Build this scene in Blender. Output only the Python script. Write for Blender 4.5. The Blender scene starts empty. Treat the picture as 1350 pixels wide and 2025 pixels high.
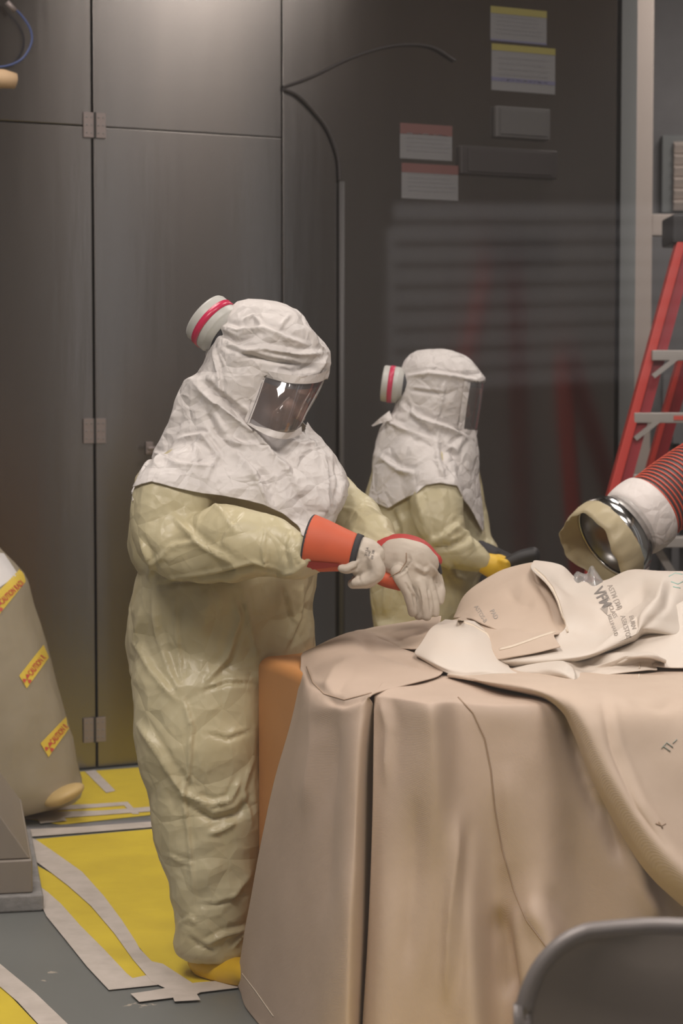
import bpy, bmesh, math, random
import numpy as np
from mathutils import Vector, Matrix, kdtree, noise
from mathutils.bvhtree import BVHTree
from math import sin, cos, pi, radians

SC = bpy.context.scene
COL = SC.collection
random.seed(7)
rng = np.random.RandomState(11)

# ------------------------------------------------------------------ camera
CAM = Vector((0, 0, 1.52)); FPX = 4000.0; PITCH = radians(3.5)
cam_d = bpy.data.cameras.new('camera'); cam = bpy.data.objects.new('camera', cam_d)
COL.objects.link(cam); SC.camera = cam
cam.location = CAM; cam.rotation_euler = (pi/2 - PITCH, 0, 0)
cam_d.sensor_fit = 'VERTICAL'; cam_d.sensor_height = 36; cam_d.lens = 36*FPX/2025
cam_d.clip_start = 0.05; cam_d.clip_end = 100
cam_d.dof.use_dof = True; cam_d.dof.focus_distance = 5.05; cam_d.dof.aperture_fstop = 4.8

# ------------------------------------------------------------------ light
SC.view_settings.view_transform = 'Standard'; SC.view_settings.look = 'None'
SC.view_settings.gamma = 1; SC.view_settings.exposure = -0.06
SC.view_settings.use_curve_mapping = False
w = bpy.data.worlds.new('world'); SC.world = w; w.use_nodes = True
w.node_tree.nodes['Background'].inputs[0].default_value = (0.75, 0.72, 0.70, 1)
w.node_tree.nodes['Background'].inputs[1].default_value = 0.05
def area(name, loc, size, power, color, rot=(0,0,0)):
    l = bpy.data.lights.new(name, 'AREA'); l.shape = 'RECTANGLE'; l.size, l.size_y = size
    l.energy = power; l.color = color
    o = bpy.data.objects.new(name, l); COL.objects.link(o); o.location = loc; o.rotation_euler = rot
    return o
WARM = (1.0, 0.90, 0.82)
area('ceiling_lamp', (-1.2, 2.5, 4.12), (1.4, 1.2), 150, WARM)
area('ceiling_lamp', (1.5, 2.6, 4.12), (1.4, 1.2), 130, WARM)
area('ceiling_lamp', (-1.2, 6.2, 4.12), (1.2, 1.2), 60, WARM)
area('ceiling_lamp', (1.6, 6.4, 4.12), (1.2, 1.2), 60, WARM)
area('ceiling_lamp', (2.4, 9.6, 4.12), (1.0, 1.0), 45, WARM)
area('ceiling_lamp', (3.3, 4.2, 4.12), (0.9, 1.6), 8, WARM)  # added to brighten the frieze and columns that reflect in the steel
area('ceiling_lamp', (0.8, -2.6, 4.12), (1.4, 1.2), 60, WARM)

# ------------------------------------------------------------------ helpers
def W(px, py, Y):
    xc = (px-675)/FPX; yc = -(py-1012.5)/FPX
    r = Vector((xc, cos(PITCH)+yc*sin(PITCH), -sin(PITCH)+yc*cos(PITCH)))
    return CAM + r*(Y/r.y)
def G(px, py, z=0.0):
    xc = (px-675)/FPX; yc = -(py-1012.5)/FPX
    r = Vector((xc, cos(PITCH)+yc*sin(PITCH), -sin(PITCH)+yc*cos(PITCH)))
    return CAM + r*((z-CAM.z)/r.z)
def tag(o, label=None, cat=None, group=None, kind=None):
    if label: o['label'] = label
    if cat: o['category'] = cat
    if group: o['group'] = group
    if kind: o['kind'] = kind
    return o
def empty(name, loc, label=None, cat=None, group=None, kind=None):
    o = bpy.data.objects.new(name, None); COL.objects.link(o); o.location = loc
    o.empty_display_size = 0.1
    return tag(o, label, cat, group, kind)
def mk(name, verts, faces, mat, parent=None, smooth=False):
    me = bpy.data.meshes.new(name); me.from_pydata([tuple(v) for v in verts], [], faces); me.update()
    return mko(name, me, mat, parent, smooth)
def mko(name, me, mat, parent=None, smooth=False):
    o = bpy.data.objects.new(name, me); COL.objects.link(o)
    if mat:
        me.materials.clear(); me.materials.append(mat)
    if smooth:
        me.polygons.foreach_set('use_smooth', [True]*len(me.polygons))
    if parent:
        o.parent = parent; o.matrix_parent_inverse = Matrix.Translation(-parent.location)
    return o
def fixnormals(me):
    bm = bmesh.new(); bm.from_mesh(me); bmesh.ops.recalc_face_normals(bm, faces=bm.faces); bm.to_mesh(me); bm.free()

class MB:
    def __init__(s): s.v = []; s.f = []
    def add(s, vs, fs):
        n = len(s.v); s.v += [Vector(v) for v in vs]; s.f += [[i+n for i in f] for f in fs]; return s
    def box(s, c, d, M=None):
        M = M or Matrix.Identity(3); c = Vector(c)
        vs = [c + M @ Vector((x*d[0]/2, y*d[1]/2, z*d[2]/2)) for x in (-1,1) for y in (-1,1) for z in (-1,1)]
        return s.add(vs, [[0,1,3,2],[4,6,7,5],[0,4,5,1],[2,3,7,6],[0,2,6,4],[1,5,7,3]])
    def bar(s, a, b, wx, wy, up=(0,0,1)):
        a, b = Vector(a), Vector(b); t = (b-a); L = t.length; t.normalize()
        u = Vector(up); x = t.cross(u)
        if x.length < 1e-4: x = t.cross(Vector((0,1,0)))
        x.normalize(); y = x.cross(t)
        M = Matrix((x, t, y)).transposed()
        return s.box((a+b)/2, (wx, L, wy), M)
    def tube(s, pts, rad, n=16, cap=True):
        pts = [Vector(p) for p in pts]; rings = []
        T0 = None; U = None
        for i, p in enumerate(pts):
            t = (pts[min(i+1, len(pts)-1)] - pts[max(i-1, 0)]).normalized()
            if U is None:
                U = Vector((0,-1,0)) - t*t.dot(Vector((0,-1,0)))
                if U.length < .1: U = Vector((0,0,1)) - t*t.z
            else: U = U - t*t.dot(U)
            U.normalize(); V = t.cross(U)
            r = rad[i] if isinstance(rad, (list, tuple)) else rad
            ru, rv = r if isinstance(r, (list, tuple)) else (r, r)
            rings.append([p + U*(ru*cos(2*pi*k/n)) + V*(rv*sin(2*pi*k/n)) for k in range(n)])
        return s.loft(rings, cap)
    def loft(s, rings, cap=True):
        n = len(rings[0]); vs = [v for r in rings for v in r]; fs = []
        for i in range(len(rings)-1):
            for k in range(n):
                a = i*n+k; b = i*n+(k+1) % n; fs.append([a, b, b+n, a+n])
        if cap: fs.append(list(range(n))[::-1]); fs.append([len(vs)-n+k for k in range(n)])
        return s.add(vs, fs)
    def ell(s, c, r, M=None, n=20, m=12):
        M = M or Matrix.Identity(3); c = Vector(c); rings = []
        for i in range(1, m):
            a = pi*i/m
            rings.append([c + M @ Vector((r[0]*sin(a)*cos(2*pi*k/n), r[1]*sin(a)*sin(2*pi*k/n), r[2]*cos(a))) for k in range(n)])
        return s.loft(rings, True)
    def build(s, name, mat, parent=None, smooth=False, bevel=0, seg=2, sub=0):
        o = mk(name, s.v, s.f, mat, parent, smooth); fixnormals(o.data)
        if bevel:
            b = o.modifiers.new('bevel', 'BEVEL'); b.width = bevel; b.segments = seg; b.limit_method = 'ANGLE'; b.angle_limit = radians(35)
            o.data.polygons.foreach_set('use_smooth', [True]*len(o.data.polygons))
            wn = o.modifiers.new('wn', 'WEIGHTED_NORMAL'); wn.keep_sharp = True
        if sub:
            m = o.modifiers.new('sub', 'SUBSURF'); m.levels = sub; m.render_levels = sub
            o.data.polygons.foreach_set('use_smooth', [True]*len(o.data.polygons))
        return o
def evalmesh(o):
    dg = bpy.context.evaluated_depsgraph_get(); dg.update()
    return bpy.data.meshes.new_from_object(o.evaluated_get(dg))
def remesh(mb, voxel, smooth=4):
    """union of all closed pieces as one smooth mesh"""
    me = bpy.data.meshes.new('t'); me.from_pydata([tuple(v) for v in mb.v], [], mb.f); me.update(); fixnormals(me)
    o = bpy.data.objects.new('t', me); COL.objects.link(o)
    m = o.modifiers.new('r', 'REMESH'); m.mode = 'VOXEL'; m.voxel_size = voxel
    if smooth:
        s = o.modifiers.new('s', 'SMOOTH'); s.factor = .5; s.iterations = smooth
    out = evalmesh(o); bpy.data.objects.remove(o); bpy.data.meshes.remove(me)
    return out
def co_np(me):
    a = np.empty(len(me.vertices)*3); me.vertices.foreach_get('co', a); return a.reshape(-1, 3)
def no_np(me):
    a = np.empty(len(me.vertices)*3); me.vertices.foreach_get('normal', a); return a.reshape(-1, 3)
def set_np(me, a): me.vertices.foreach_set('co', a.reshape(-1)); me.update()
def proj_px(co):
    d = co - np.array(CAM); f = d[:,1]*cos(PITCH) - d[:,2]*sin(PITCH); u = d[:,1]*sin(PITCH) + d[:,2]*cos(PITCH)
    return 675 + FPX*d[:,0]/f, 1012.5 - FPX*u/f
def vnoise(co, sc, seed=0.0):
    return np.array([noise.noise(Vector((p[0]*sc[0]+seed, p[1]*sc[1]-seed, p[2]*sc[2]+seed*.7))) for p in co])
def crumple(co, cell, stretch=(1,1,1), seed=0, warp=.4):
    """crease field of a crumpled sheet: ridges and valleys along warped cell borders, -1..1"""
    r = np.random.RandomState(seed)
    q = co*np.array(stretch)
    wv = np.stack([vnoise(co, (5, 5, 5), seed+i*9.1) for i in range(3)], 1)
    q = q + wv*cell*warp
    lo = q.min(0)-cell; hi = q.max(0)+cell
    n = int(min(3500, max(20, np.prod((hi-lo)/cell))))
    S = lo + r.rand(n, 3)*(hi-lo)
    kd = kdtree.KDTree(n)
    for i, p in enumerate(S): kd.insert(p, i)
    kd.balance()
    sign = r.choice([-1, 1], n); tilt = r.randn(n, 3)*.5
    out = np.empty(len(q))
    for i, p in enumerate(q):
        a, b = kd.find_n(p, 2)
        e = (b[2]-a[2])/cell
        blend = min(1.0, e/.35)
        out[i] = blend*(0.35*sign[a[1]] + float(np.dot(tilt[a[1]], p-np.array(a[0])))/cell*.6) - .25*math.exp(-e/.06)*sign[a[1]]*sign[b[1]]
    return out
def facets(co, period, seed=0, n=7, warp=.25, stretch=(1,1,1)):
    """sum of folded planes: flat facets meeting in straight sharp creases, about -1..1"""
    r = np.random.RandomState(seed); q = co*np.array(stretch)
    wv = np.stack([vnoise(co, (2.2, 2.2, 2.2), seed+i*5.3) for i in range(3)], 1); q = q + wv*period*warp*2
    h = np.zeros(len(q))
    for j in range(n):
        k = r.randn(3); k /= np.linalg.norm(k); p = period*r.uniform(.7, 1.9)
        t = (q@k)/p + r.rand(); tri = np.abs((t % 1)*2-1)*2-1
        m = np.clip(vnoise(co, (2.5, 2.5, 2.5), seed+31+j*3.7)*2.2+.5, 0, 1)
        h += tri*m*p/period
    return h/n*1.6
def strokes(me, lst, ymax=99):
    """sculpt folds along image-space guide lines: (points, width_px, height_m); positive raises a ridge"""
    co = co_np(me); no = no_np(me); X, Y = proj_px(co)
    front = np.clip(-(no*(co-np.array(CAM))/np.linalg.norm(co-np.array(CAM), axis=1)[:,None]).sum(1)*2+.3, 0, 1)*(co[:,1] < ymax)
    disp = np.zeros(len(co))
    for pts, wd, h in lst:
        P = np.array(pts, float); best = np.full(len(co), 1e9); tt = np.zeros(len(co)); sgn = np.zeros(len(co)); n = len(P)-1
        for i in range(n):
            d = P[i+1]-P[i]; L = (d*d).sum()
            t = np.clip(((X-P[i,0])*d[0]+(Y-P[i,1])*d[1])/L, 0, 1)
            dx = X-P[i,0]-t*d[0]; dy = Y-P[i,1]-t*d[1]; dd = np.hypot(dx, dy)
            m = dd < best; best[m] = dd[m]; tt[m] = (i+t[m])/n; sgn[m] = np.sign(dx[m]*d[1]-dy[m]*d[0])
        taper = np.clip(np.sin(np.clip(tt, .02, .98)*pi)*1.6, 0, 1)
        e = best/wd
        disp += h*taper*(.45*np.exp(-e*e*1.5) + .75*np.exp(-e*2.6))
        disp += -h*.45*taper*np.exp(-((e-1.3)**2)*3)*(sgn > 0)
    set_np(me, co + no*(disp*front)[:,None])
def grid(ctrl, nu=40, nv=40):
    """Catmull-Rom surface through rows of (px, py, Y) control points -> verts, faces"""
    C = np.array([[list(W(*p)) for p in row] for row in ctrl])
    def cr(A, n):
        m = len(A); out = []
        E = np.concatenate([[2*A[0]-A[1]], A, [2*A[-1]-A[-2]]])
        for k in range(n):
            t = k/(n-1)*(m-1); i = min(int(t), m-2); f = t-i
            p0, p1, p2, p3 = E[i], E[i+1], E[i+2], E[i+3]
            out.append(.5*((2*p1)+(-p0+p2)*f+(2*p0-5*p1+4*p2-p3)*f*f+(-p0+3*p1-3*p2+p3)*f**3))
        return np.array(out)
    R = cr(C, nv); S = cr(R.transpose(1,0,2), nu).transpose(1,0,2)
    vs = S.reshape(-1, 3)
    fs = [[j*nu+i, (j+1)*nu+i, (j+1)*nu+i+1, j*nu+i+1] for j in range(nv-1) for i in range(nu-1)]
    return vs, fs
def bvh_of(*obs):
    V = []; F = []
    for o in obs:
        me = evalmesh(o); n = len(V); mw = o.matrix_world if not o.parent else Matrix.Identity(4)
        V += [v.co.copy() for v in me.vertices]; F += [[i+n for i in p.vertices] for p in me.polygons]
        bpy.data.meshes.remove(me)
    return BVHTree.FromPolygons(V, F)
def hit(bvh, px, py, off=.001, default=5.0):
    d = (W(px, py, 5)-CAM).normalized(); r = bvh.ray_cast(CAM, d)
    if r[0] is None: return W(px, py, default)
    return r[0] - d*off
def ribbon_on(bvh, name, pts, wpx, mat, parent, off=.0015, raise_=0.0015, closed=False):
    """a thin strip lying on a surface along a guide line (stitching, tape, hem)"""
    P = []
    for i in range(len(pts)-1):
        a, b = np.array(pts[i], float), np.array(pts[i+1], float); n = max(1, int(np.linalg.norm(b-a)/6))
        P += [a+(b-a)*k/n for k in range(n)]
    P.append(np.array(pts[-1], float)); V = []
    for i, p in enumerate(P):
        t = P[min(i+1, len(P)-1)]-P[max(i-1, 0)]; t = t/np.linalg.norm(t); nn = np.array([-t[1], t[0]])*wpx/2
        for s in (-1, 0, 1):
            V.append(hit(bvh, *(p+nn*s), off+(raise_ if s == 0 else 0)))
    F = [[i*3+k, i*3+k+1, i*3+k+4, i*3+k+3] for i in range(len(P)-1) for k in (0, 1)]
    o = mk(name, V, F, mat, parent, True)
    m = o.modifiers.new('s', 'SOLIDIFY'); m.thickness = .0008; m.offset = 0
    return o
def text_mesh(s, size=1.0, bold=0.0):
    c = bpy.data.curves.new('t', 'FONT'); c.body = s; c.size = size; c.offset = bold; c.resolution_u = 3
    o = bpy.data.objects.new('t', c); COL.objects.link(o); me = evalmesh(o)
    bm = bmesh.new(); bm.from_mesh(me); bmesh.ops.triangulate(bm, faces=bm.faces); bm.to_mesh(me); bm.free()
    V = [(v.co.x, v.co.y) for v in me.vertices]; F = [list(p.vertices) for p in me.polygons]
    bpy.data.objects.remove(o); bpy.data.curves.remove(c); bpy.data.meshes.remove(me)
    return V, F
def text_on(bvh, name, s, origin, xdir, ydir, mat, parent, off=.002, bold=0.01):
    """print lettering onto a surface; xdir / ydir are image vectors of one em"""
    V, F = text_mesh(s, 1.0, bold)
    vs = [hit(bvh, origin[0]+x*xdir[0]+y*ydir[0], origin[1]+x*xdir[1]+y*ydir[1], off) for x, y in V]
    return mk(name, vs, F, mat, parent)

# ------------------------------------------------------------------ materials
def srgb(r, g, b):
    f = lambda c: (c/255/12.92) if c/255 <= .04045 else ((c/255+.055)/1.055)**2.4
    return (f(r), f(g), f(b), 1)
def mat(name, col, rough=.5, metal=0, bump=0, bscale=50, bdist=.002, detail=4, var=0, vscale=4, col2=None, trans=0, coat=0, stretch=None, crease=0, cscale=18, weave=0, spec=.5, ior=None):
    m = bpy.data.materials.new(name); m.use_nodes = True; nt = m.node_tree; N = nt.nodes; L = nt.links
    b = N['Principled BSDF']; b.inputs['Base Color'].default_value = col; b.inputs['Roughness'].default_value = rough
    b.inputs['Metallic'].default_value = metal; b.inputs['Coat Weight'].default_value = coat; b.inputs['Specular IOR Level'].default_value = spec
    tc = N.new('ShaderNodeTexCoord'); src = tc.outputs['Object']
    if stretch:
        mp = N.new('ShaderNodeMapping'); mp.inputs['Scale'].default_value = stretch; L.new(src, mp.inputs[0]); src = mp.outputs[0]
    if var or col2:
        n = N.new('ShaderNodeTexNoise'); n.inputs['Scale'].default_value = vscale; n.inputs['Detail'].default_value = 6; n.inputs['Roughness'].default_value = .6
        L.new(src, n.inputs['Vector'])
        r = N.new('ShaderNodeValToRGB'); r.color_ramp.elements[0].position = .35; r.color_ramp.elements[1].position = .68
        c2 = col2 or tuple(c*(1-var) for c in col[:3])+(1,)
        r.color_ramp.elements[0].color = c2; r.color_ramp.elements[1].color = col
        L.new(n.outputs['Fac'], r.inputs[0]); L.new(r.outputs[0], b.inputs['Base Color'])
    last = None
    if bump:
        n = N.new('ShaderNodeTexNoise'); n.inputs['Scale'].default_value = bscale; n.inputs['Detail'].default_value = detail
        L.new(src, n.inputs['Vector'])
        bp = N.new('ShaderNodeBump'); bp.inputs['Strength'].default_value = bump; bp.inputs['Distance'].default_value = bdist
        L.new(n.outputs['Fac'], bp.inputs['Height']); last = bp
    if crease:
        n = N.new('ShaderNodeTexNoise'); n.inputs['Scale'].default_value = cscale*.35; n.inputs['Detail'].default_value = 2; L.new(src, n.inputs['Vector'])
        ma = N.new('ShaderNodeMixRGB'); ma.blend_type = 'ADD'; ma.inputs[0].default_value = .12; L.new(src, ma.inputs[1]); L.new(n.outputs['Color'], ma.inputs[2])
        for k, (s_, st) in enumerate(((1, 1), (2.3, .5))):
            v = N.new('ShaderNodeTexVoronoi'); v.feature = 'DISTANCE_TO_EDGE'; v.inputs['Scale'].default_value = cscale*s_; L.new(ma.outputs[0], v.inputs['Vector'])
            cr = N.new('ShaderNodeValToRGB'); cr.color_ramp.elements[1].position = .22; L.new(v.outputs['Distance'], cr.inputs[0])
            bp = N.new('ShaderNodeBump'); bp.inputs['Strength'].default_value = crease*st; bp.inputs['Distance'].default_value = .006/s_; bp.invert = bool(k)
            L.new(cr.outputs[0], bp.inputs['Height'])
            if last: L.new(last.outputs[0], bp.inputs['Normal'])
            last = bp
    if weave:
        wv = N.new('ShaderNodeTexWave'); wv.wave_type = 'BANDS'; wv.bands_direction = 'DIAGONAL'; wv.inputs['Scale'].default_value = weave; wv.inputs['Distortion'].default_value = .6
        L.new(tc.outputs['Object'], wv.inputs['Vector'])
        bp = N.new('ShaderNodeBump'); bp.inputs['Strength'].default_value = .25; bp.inputs['Distance'].default_value = .001
        L.new(wv.outputs['Fac'], bp.inputs['Height'])
        if last: L.new(last.outputs[0], bp.inputs['Normal'])
        last = bp
    if last: L.new(last.outputs[0], b.inputs['Normal'])
    if trans:
        t = N.new('ShaderNodeBsdfTranslucent'); t.inputs[0].default_value = col
        mx = N.new('ShaderNodeMixShader'); mx.inputs[0].default_value = trans
        L.new(b.outputs[0], mx.inputs[1]); L.new(t.outputs[0], mx.inputs[2]); L.new(mx.outputs[0], N['Material Output'].inputs[0])
    return m
def clear_mat(name, tint, refl, rough=.05, haze=0, hazecol=(.5,.5,.5,1)):
    m = bpy.data.materials.new(name); m.use_nodes = True; nt = m.node_tree; N = nt.nodes; L = nt.links
    N.remove(N['Principled BSDF'])
    t = N.new('ShaderNodeBsdfTransparent'); t.inputs[0].default_value = tint
    g = N.new('ShaderNodeBsdfGlossy'); g.inputs['Roughness'].default_value = rough
    fr = N.new('ShaderNodeLayerWeight'); fr.inputs[0].default_value = .25
    mr = N.new('ShaderNodeMapRange'); mr.inputs['To Min'].default_value = refl; mr.inputs['To Max'].default_value = min(1, refl+.6); L.new(fr.outputs['Fresnel'], mr.inputs[0])
    mx = N.new('ShaderNodeMixShader'); L.new(mr.outputs[0], mx.inputs[0]); L.new(t.outputs[0], mx.inputs[1]); L.new(g.outputs[0], mx.inputs[2])
    out = mx
    if haze:
        d = N.new('ShaderNodeBsdfDiffuse'); d.inputs[0].default_value = hazecol
        m2 = N.new('ShaderNodeMixShader'); m2.inputs[0].default_value = haze; L.new(mx.outputs[0], m2.inputs[1]); L.new(d.outputs[0], m2.inputs[2]); out = m2
    L.new(out.outputs[0], N['Material Output'].inputs[0])
    return m
M = {}
M['steel'] = mat('brushed_steel', (.30,.28,.265,1), .21, 1, bump=.04, bscale=14, bdist=.01, detail=5, stretch=(1,1,.12), col2=(.26,.245,.235,1), vscale=3)
_n = M['steel'].node_tree; _b = _n.nodes['Principled BSDF']; _b.inputs['Anisotropic'].default_value = .88
_v = _n.nodes.new('ShaderNodeCombineXYZ'); _v.inputs[2].default_value = 1; _n.links.new(_v.outputs[0], _b.inputs['Tangent'])   # upright brushing
M['steel2'] = mat('hinge_steel', (.26,.22,.21,1), .5, .3, bump=.2, bscale=60)
M['dark'] = mat('dark_gap', (.02,.02,.02,1), .7)
M['trimgrey'] = mat('grey_trim_paint', (.20,.22,.225,1), .5)
M['cream'] = mat('cream_paint', (.62,.54,.49,1), .5, bump=.1, bscale=30)
M['greywall'] = mat('grey_painted_wall', (.22,.22,.23,1), .7, bump=.1, bscale=30, var=.15)
M['darkwall'] = mat('dark_grey_wall', (.17,.165,.16,1), .7, bump=.1, bscale=30, var=.15)
M['beige'] = mat('beige_added_frieze', (.82,.64,.48,1), .7)
M['paleblue'] = mat('pale_blue_added_column', (.62,.70,.80,1), .6)
M['ceil'] = mat('ceiling_paint', (.11,.105,.10,1), .8)
M['shutter'] = mat('shutter_slats', (.62,.61,.62,1), .5)
M['yellow'] = mat('yellow_floor_sheet', (.72,.56,.035,1), .55, bump=.25, bscale=9, bdist=.01, col2=(.62,.47,.03,1), vscale=5, crease=.12, cscale=5)
M['tape'] = mat('white_cloth_tape', (.60,.54,.49,1), .6, bump=.3, bscale=90, col2=(.50,.45,.40,1), vscale=14)
M['tyvek'] = mat('white_hood_fabric', (.80,.765,.74,1), .5, bump=.25, bscale=25, bdist=.004, trans=.22, crease=.75, cscale=13)
M['tyveky'] = mat('pale_yellow_coverall_fabric', (.71,.66,.45,1), .36, bump=.25, bscale=18, bdist=.005, trans=.25, crease=.7, cscale=8, col2=(.60,.53,.32,1), vscale=3)
M['skin'] = mat('skin', (.55,.32,.24,1), .5)
M['hair'] = mat('hair', (.06,.04,.03,1), .6)
M['black'] = mat('black_rubber', (.02,.02,.022,1), .5)
M['blackcloth'] = mat('black_binding', (.035,.035,.04,1), .8, bump=.3, bscale=200)
M['orange'] = mat('orange_red_cuff_leather', (.60,.105,.04,1), .6, bump=.3, bscale=120, bdist=.001, var=.12, vscale=14)
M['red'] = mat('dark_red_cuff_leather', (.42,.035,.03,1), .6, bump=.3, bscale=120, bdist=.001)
M['leather'] = mat('pale_glove_leather', (.56,.50,.42,1), .6, bump=.4, bscale=40, bdist=.003, col2=(.47,.41,.34,1), vscale=12)
M['yglove'] = mat('yellow_glove', (.72,.46,.03,1), .5, bump=.2)
M['shoe'] = mat('yellow_shoe_cover', (.68,.42,.015,1), .45, bump=.25, bscale=18, bdist=.006)
M['filter'] = mat('grey_filter_plastic', (.50,.50,.47,1), .4)
M['magenta'] = mat('crimson_band', (.55,.02,.08,1), .3)
M['cloth'] = mat('tan_blanket', (.53,.415,.33,1), .60, bump=.25, bscale=7, bdist=.012, col2=(.47,.365,.285,1), vscale=3, weave=170)
M['cloth2'] = mat('light_tan_blanket', (.58,.465,.37,1), .62, bump=.25, bscale=9, bdist=.01, col2=(.52,.41,.32,1), vscale=4, weave=150)
M['clothw'] = mat('cream_white_blanket', (.66,.60,.53,1), .5, bump=.25, bscale=9, bdist=.01, col2=(.66,.58,.50,1), vscale=4, weave=160)
M['thread'] = mat('cream_thread', (.72,.62,.50,1), .8, bump=.6, bscale=300)
M['seam'] = mat('brown_seam_thread', (.34,.24,.165,1), .8)
M['ink'] = mat('grey_ink', (.20,.18,.165,1), .8)
M['inkl'] = mat('pale_grey_ink', (.36,.32,.28,1), .8)
M['teal'] = mat('teal_marker', (.36,.56,.50,1), .8)
M['tealf'] = mat('faint_teal_marker', (.30,.34,.30,1), .8)
M['crate'] = mat('orange_crate_cover', (.60,.27,.085,1), .55, bump=.15, bscale=30, var=.1)
M['chair'] = mat('grey_chair_metal', (.20,.175,.155,1), .26, .15, bump=.04, bscale=3)
M['chairt'] = mat('grey_chair_tube', (.16,.145,.14,1), .4, .2)
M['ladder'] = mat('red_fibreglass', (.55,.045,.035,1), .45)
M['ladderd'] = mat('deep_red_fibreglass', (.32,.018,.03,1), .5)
M['alu'] = mat('aluminium_tread', (.42,.40,.38,1), .45, .5)
M['bright'] = mat('polished_duct_steel', (.75,.75,.74,1), .16, 1, bump=.06, bscale=6, bdist=.01)
M['duct'] = mat('dull_duct_steel', (.42,.42,.42,1), .28, 1)
M['hose'] = mat('black_hose', (.06,.05,.055,1), .5)
M['hosered'] = mat('orange_hose_helix', (.62,.10,.06,1), .45)
M['wtape'] = mat('white_wrap', (.78,.73,.70,1), .5, bump=.3, bscale=14, bdist=.01, crease=.3, cscale=16)
M['plasy'] = mat('cream_plastic_skirt', (.68,.60,.40,1), .4, trans=.35, crease=.15, cscale=14)
M['bag'] = mat('cloudy_plastic', (.60,.54,.42,1), .35, trans=.5, bump=.3, bscale=6, bdist=.02, crease=.12, cscale=8)
M['bagtop'] = mat('white_bag_top', (.72,.70,.69,1), .45, bump=.3, bscale=8, bdist=.01)
M['rtape'] = mat('yellow_warning_tape', (.78,.58,.08,1), .45)
M['rred'] = mat('red_print', (.58,.09,.07,1), .5)
M['base'] = mat('painted_base', (.30,.26,.22,1), .45, bump=.2, bscale=10)
M['pad'] = mat('dirty_grout', (.36,.35,.34,1), .8, bump=.6, bscale=30, bdist=.01, var=.4, vscale=12)
M['paper'] = mat('notice_paper', (.17,.17,.175,1), .6)
M['papery'] = mat('notice_yellow', (.24,.21,.05,1), .6)
M['paperr'] = mat('notice_red', (.14,.06,.055,1), .6)
M['print'] = mat('notice_print', (.16,.16,.17,1), .7)
M['printb'] = mat('notice_blue', (.12,.12,.2,1), .7)
M['blue'] = mat('blue_cable', (.05,.08,.22,1), .5)
M['amber'] = mat('amber_wrap', (.60,.42,.25,1), .6, bump=.4, bscale=30)
M['visor'] = clear_mat('clear_visor', (.72,.72,.74,1), .20, .05, haze=.14, hazecol=(.50,.46,.46,1))
M['visorband'] = mat('grey_visor_band', (.07,.075,.085,1), .3)
M['ambery'] = mat('amber_yellow_plastic', (.58,.42,.18,1), .5, bump=.3, bscale=14, bdist=.01)
M['clear'] = clear_mat('clear_plastic', (.9,.9,.9,1), .12, .15, haze=.18, hazecol=(.8,.78,.76,1))
M['pane'] = clear_mat('window_glass', (.96,.96,.965,1), .02, .035, haze=.042, hazecol=(.62,.58,.56,1))
# ------------------------------------------------------------------ room
def struct(name, o): o.name = name; o['kind'] = 'structure'; return o
def floor_mat():
    m = mat('grey_floor_paint', (.155,.165,.158,1), .42, bump=.2, bscale=20, bdist=.003); nt = m.node_tree; N = nt.nodes; L = nt.links
    b = N['Principled BSDF']; tc = N.new('ShaderNodeTexCoord')
    n = N.new('ShaderNodeTexNoise'); n.inputs['Scale'].default_value = 7; n.inputs['Detail'].default_value = 9; n.inputs['Roughness'].default_value = .62
    L.new(tc.outputs['Object'], n.inputs['Vector'])
    r = N.new('ShaderNodeValToRGB'); r.color_ramp.interpolation = 'LINEAR'
    e = r.color_ramp.elements; e[0].position = .655; e[0].color = (.155,.165,.158,1); e[1].position = .665; e[1].color = (.40,.36,.30,1)
    L.new(n.outputs['Fac'], r.inputs[0]); L.new(r.outputs[0], b.inputs['Base Color']); return m
M['floor'] = floor_mat()
XL, XR, YB, YF, ZC = -3.4, 4.3, -6.0, 13.5, 4.2
struct('floor', MB().box(((XL+XR)/2, (YB+YF)/2, -.05), (XR-XL+.4, YF-YB+.4, .1)).build('floor', M['floor']))
struct('ceiling', MB().box(((XL+XR)/2, (YB+YF)/2, ZC+.05), (XR-XL+.4, YF-YB+.4, .1)).build('ceiling', M['ceil']))
struct('wall_left', MB().box((XL-.05, (YB+YF)/2, ZC/2), (.1, YF-YB, ZC)).build('wall_left', M['greywall']))
struct('wall_right', MB().box((XR+.05, (YB+YF)/2, ZC/2), (.1, YF-YB, ZC)).build('wall_right', M['darkwall']))
struct('wall_behind', MB().box(((XL+XR)/2, YB-.05, ZC/2), (XR-XL, .1, ZC)).build('wall_behind', M['darkwall']))
struct('wall_front', MB().box(((XL+XR)/2, YF+.05, ZC/2), (XR-XL, .1, ZC)).build('wall_front', M['darkwall']))
# unseen pale frieze and two columns, added at right to reflect in the steel
struct('added_frieze', MB().box((XR-.02, 4.2, 3.92), (.04, 7.0, .36)).build('added_frieze', M['beige']))
struct('added_column_1', MB().box((XR-.12, 3.3, 1.8), (.24, .34, 3.6)).build('added_column_1', M['paleblue']))
struct('added_column_2', MB().box((XR-.12, 4.76, 1.8), (.24, .22, 3.6)).build('added_column_2', M['paleblue']))

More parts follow.
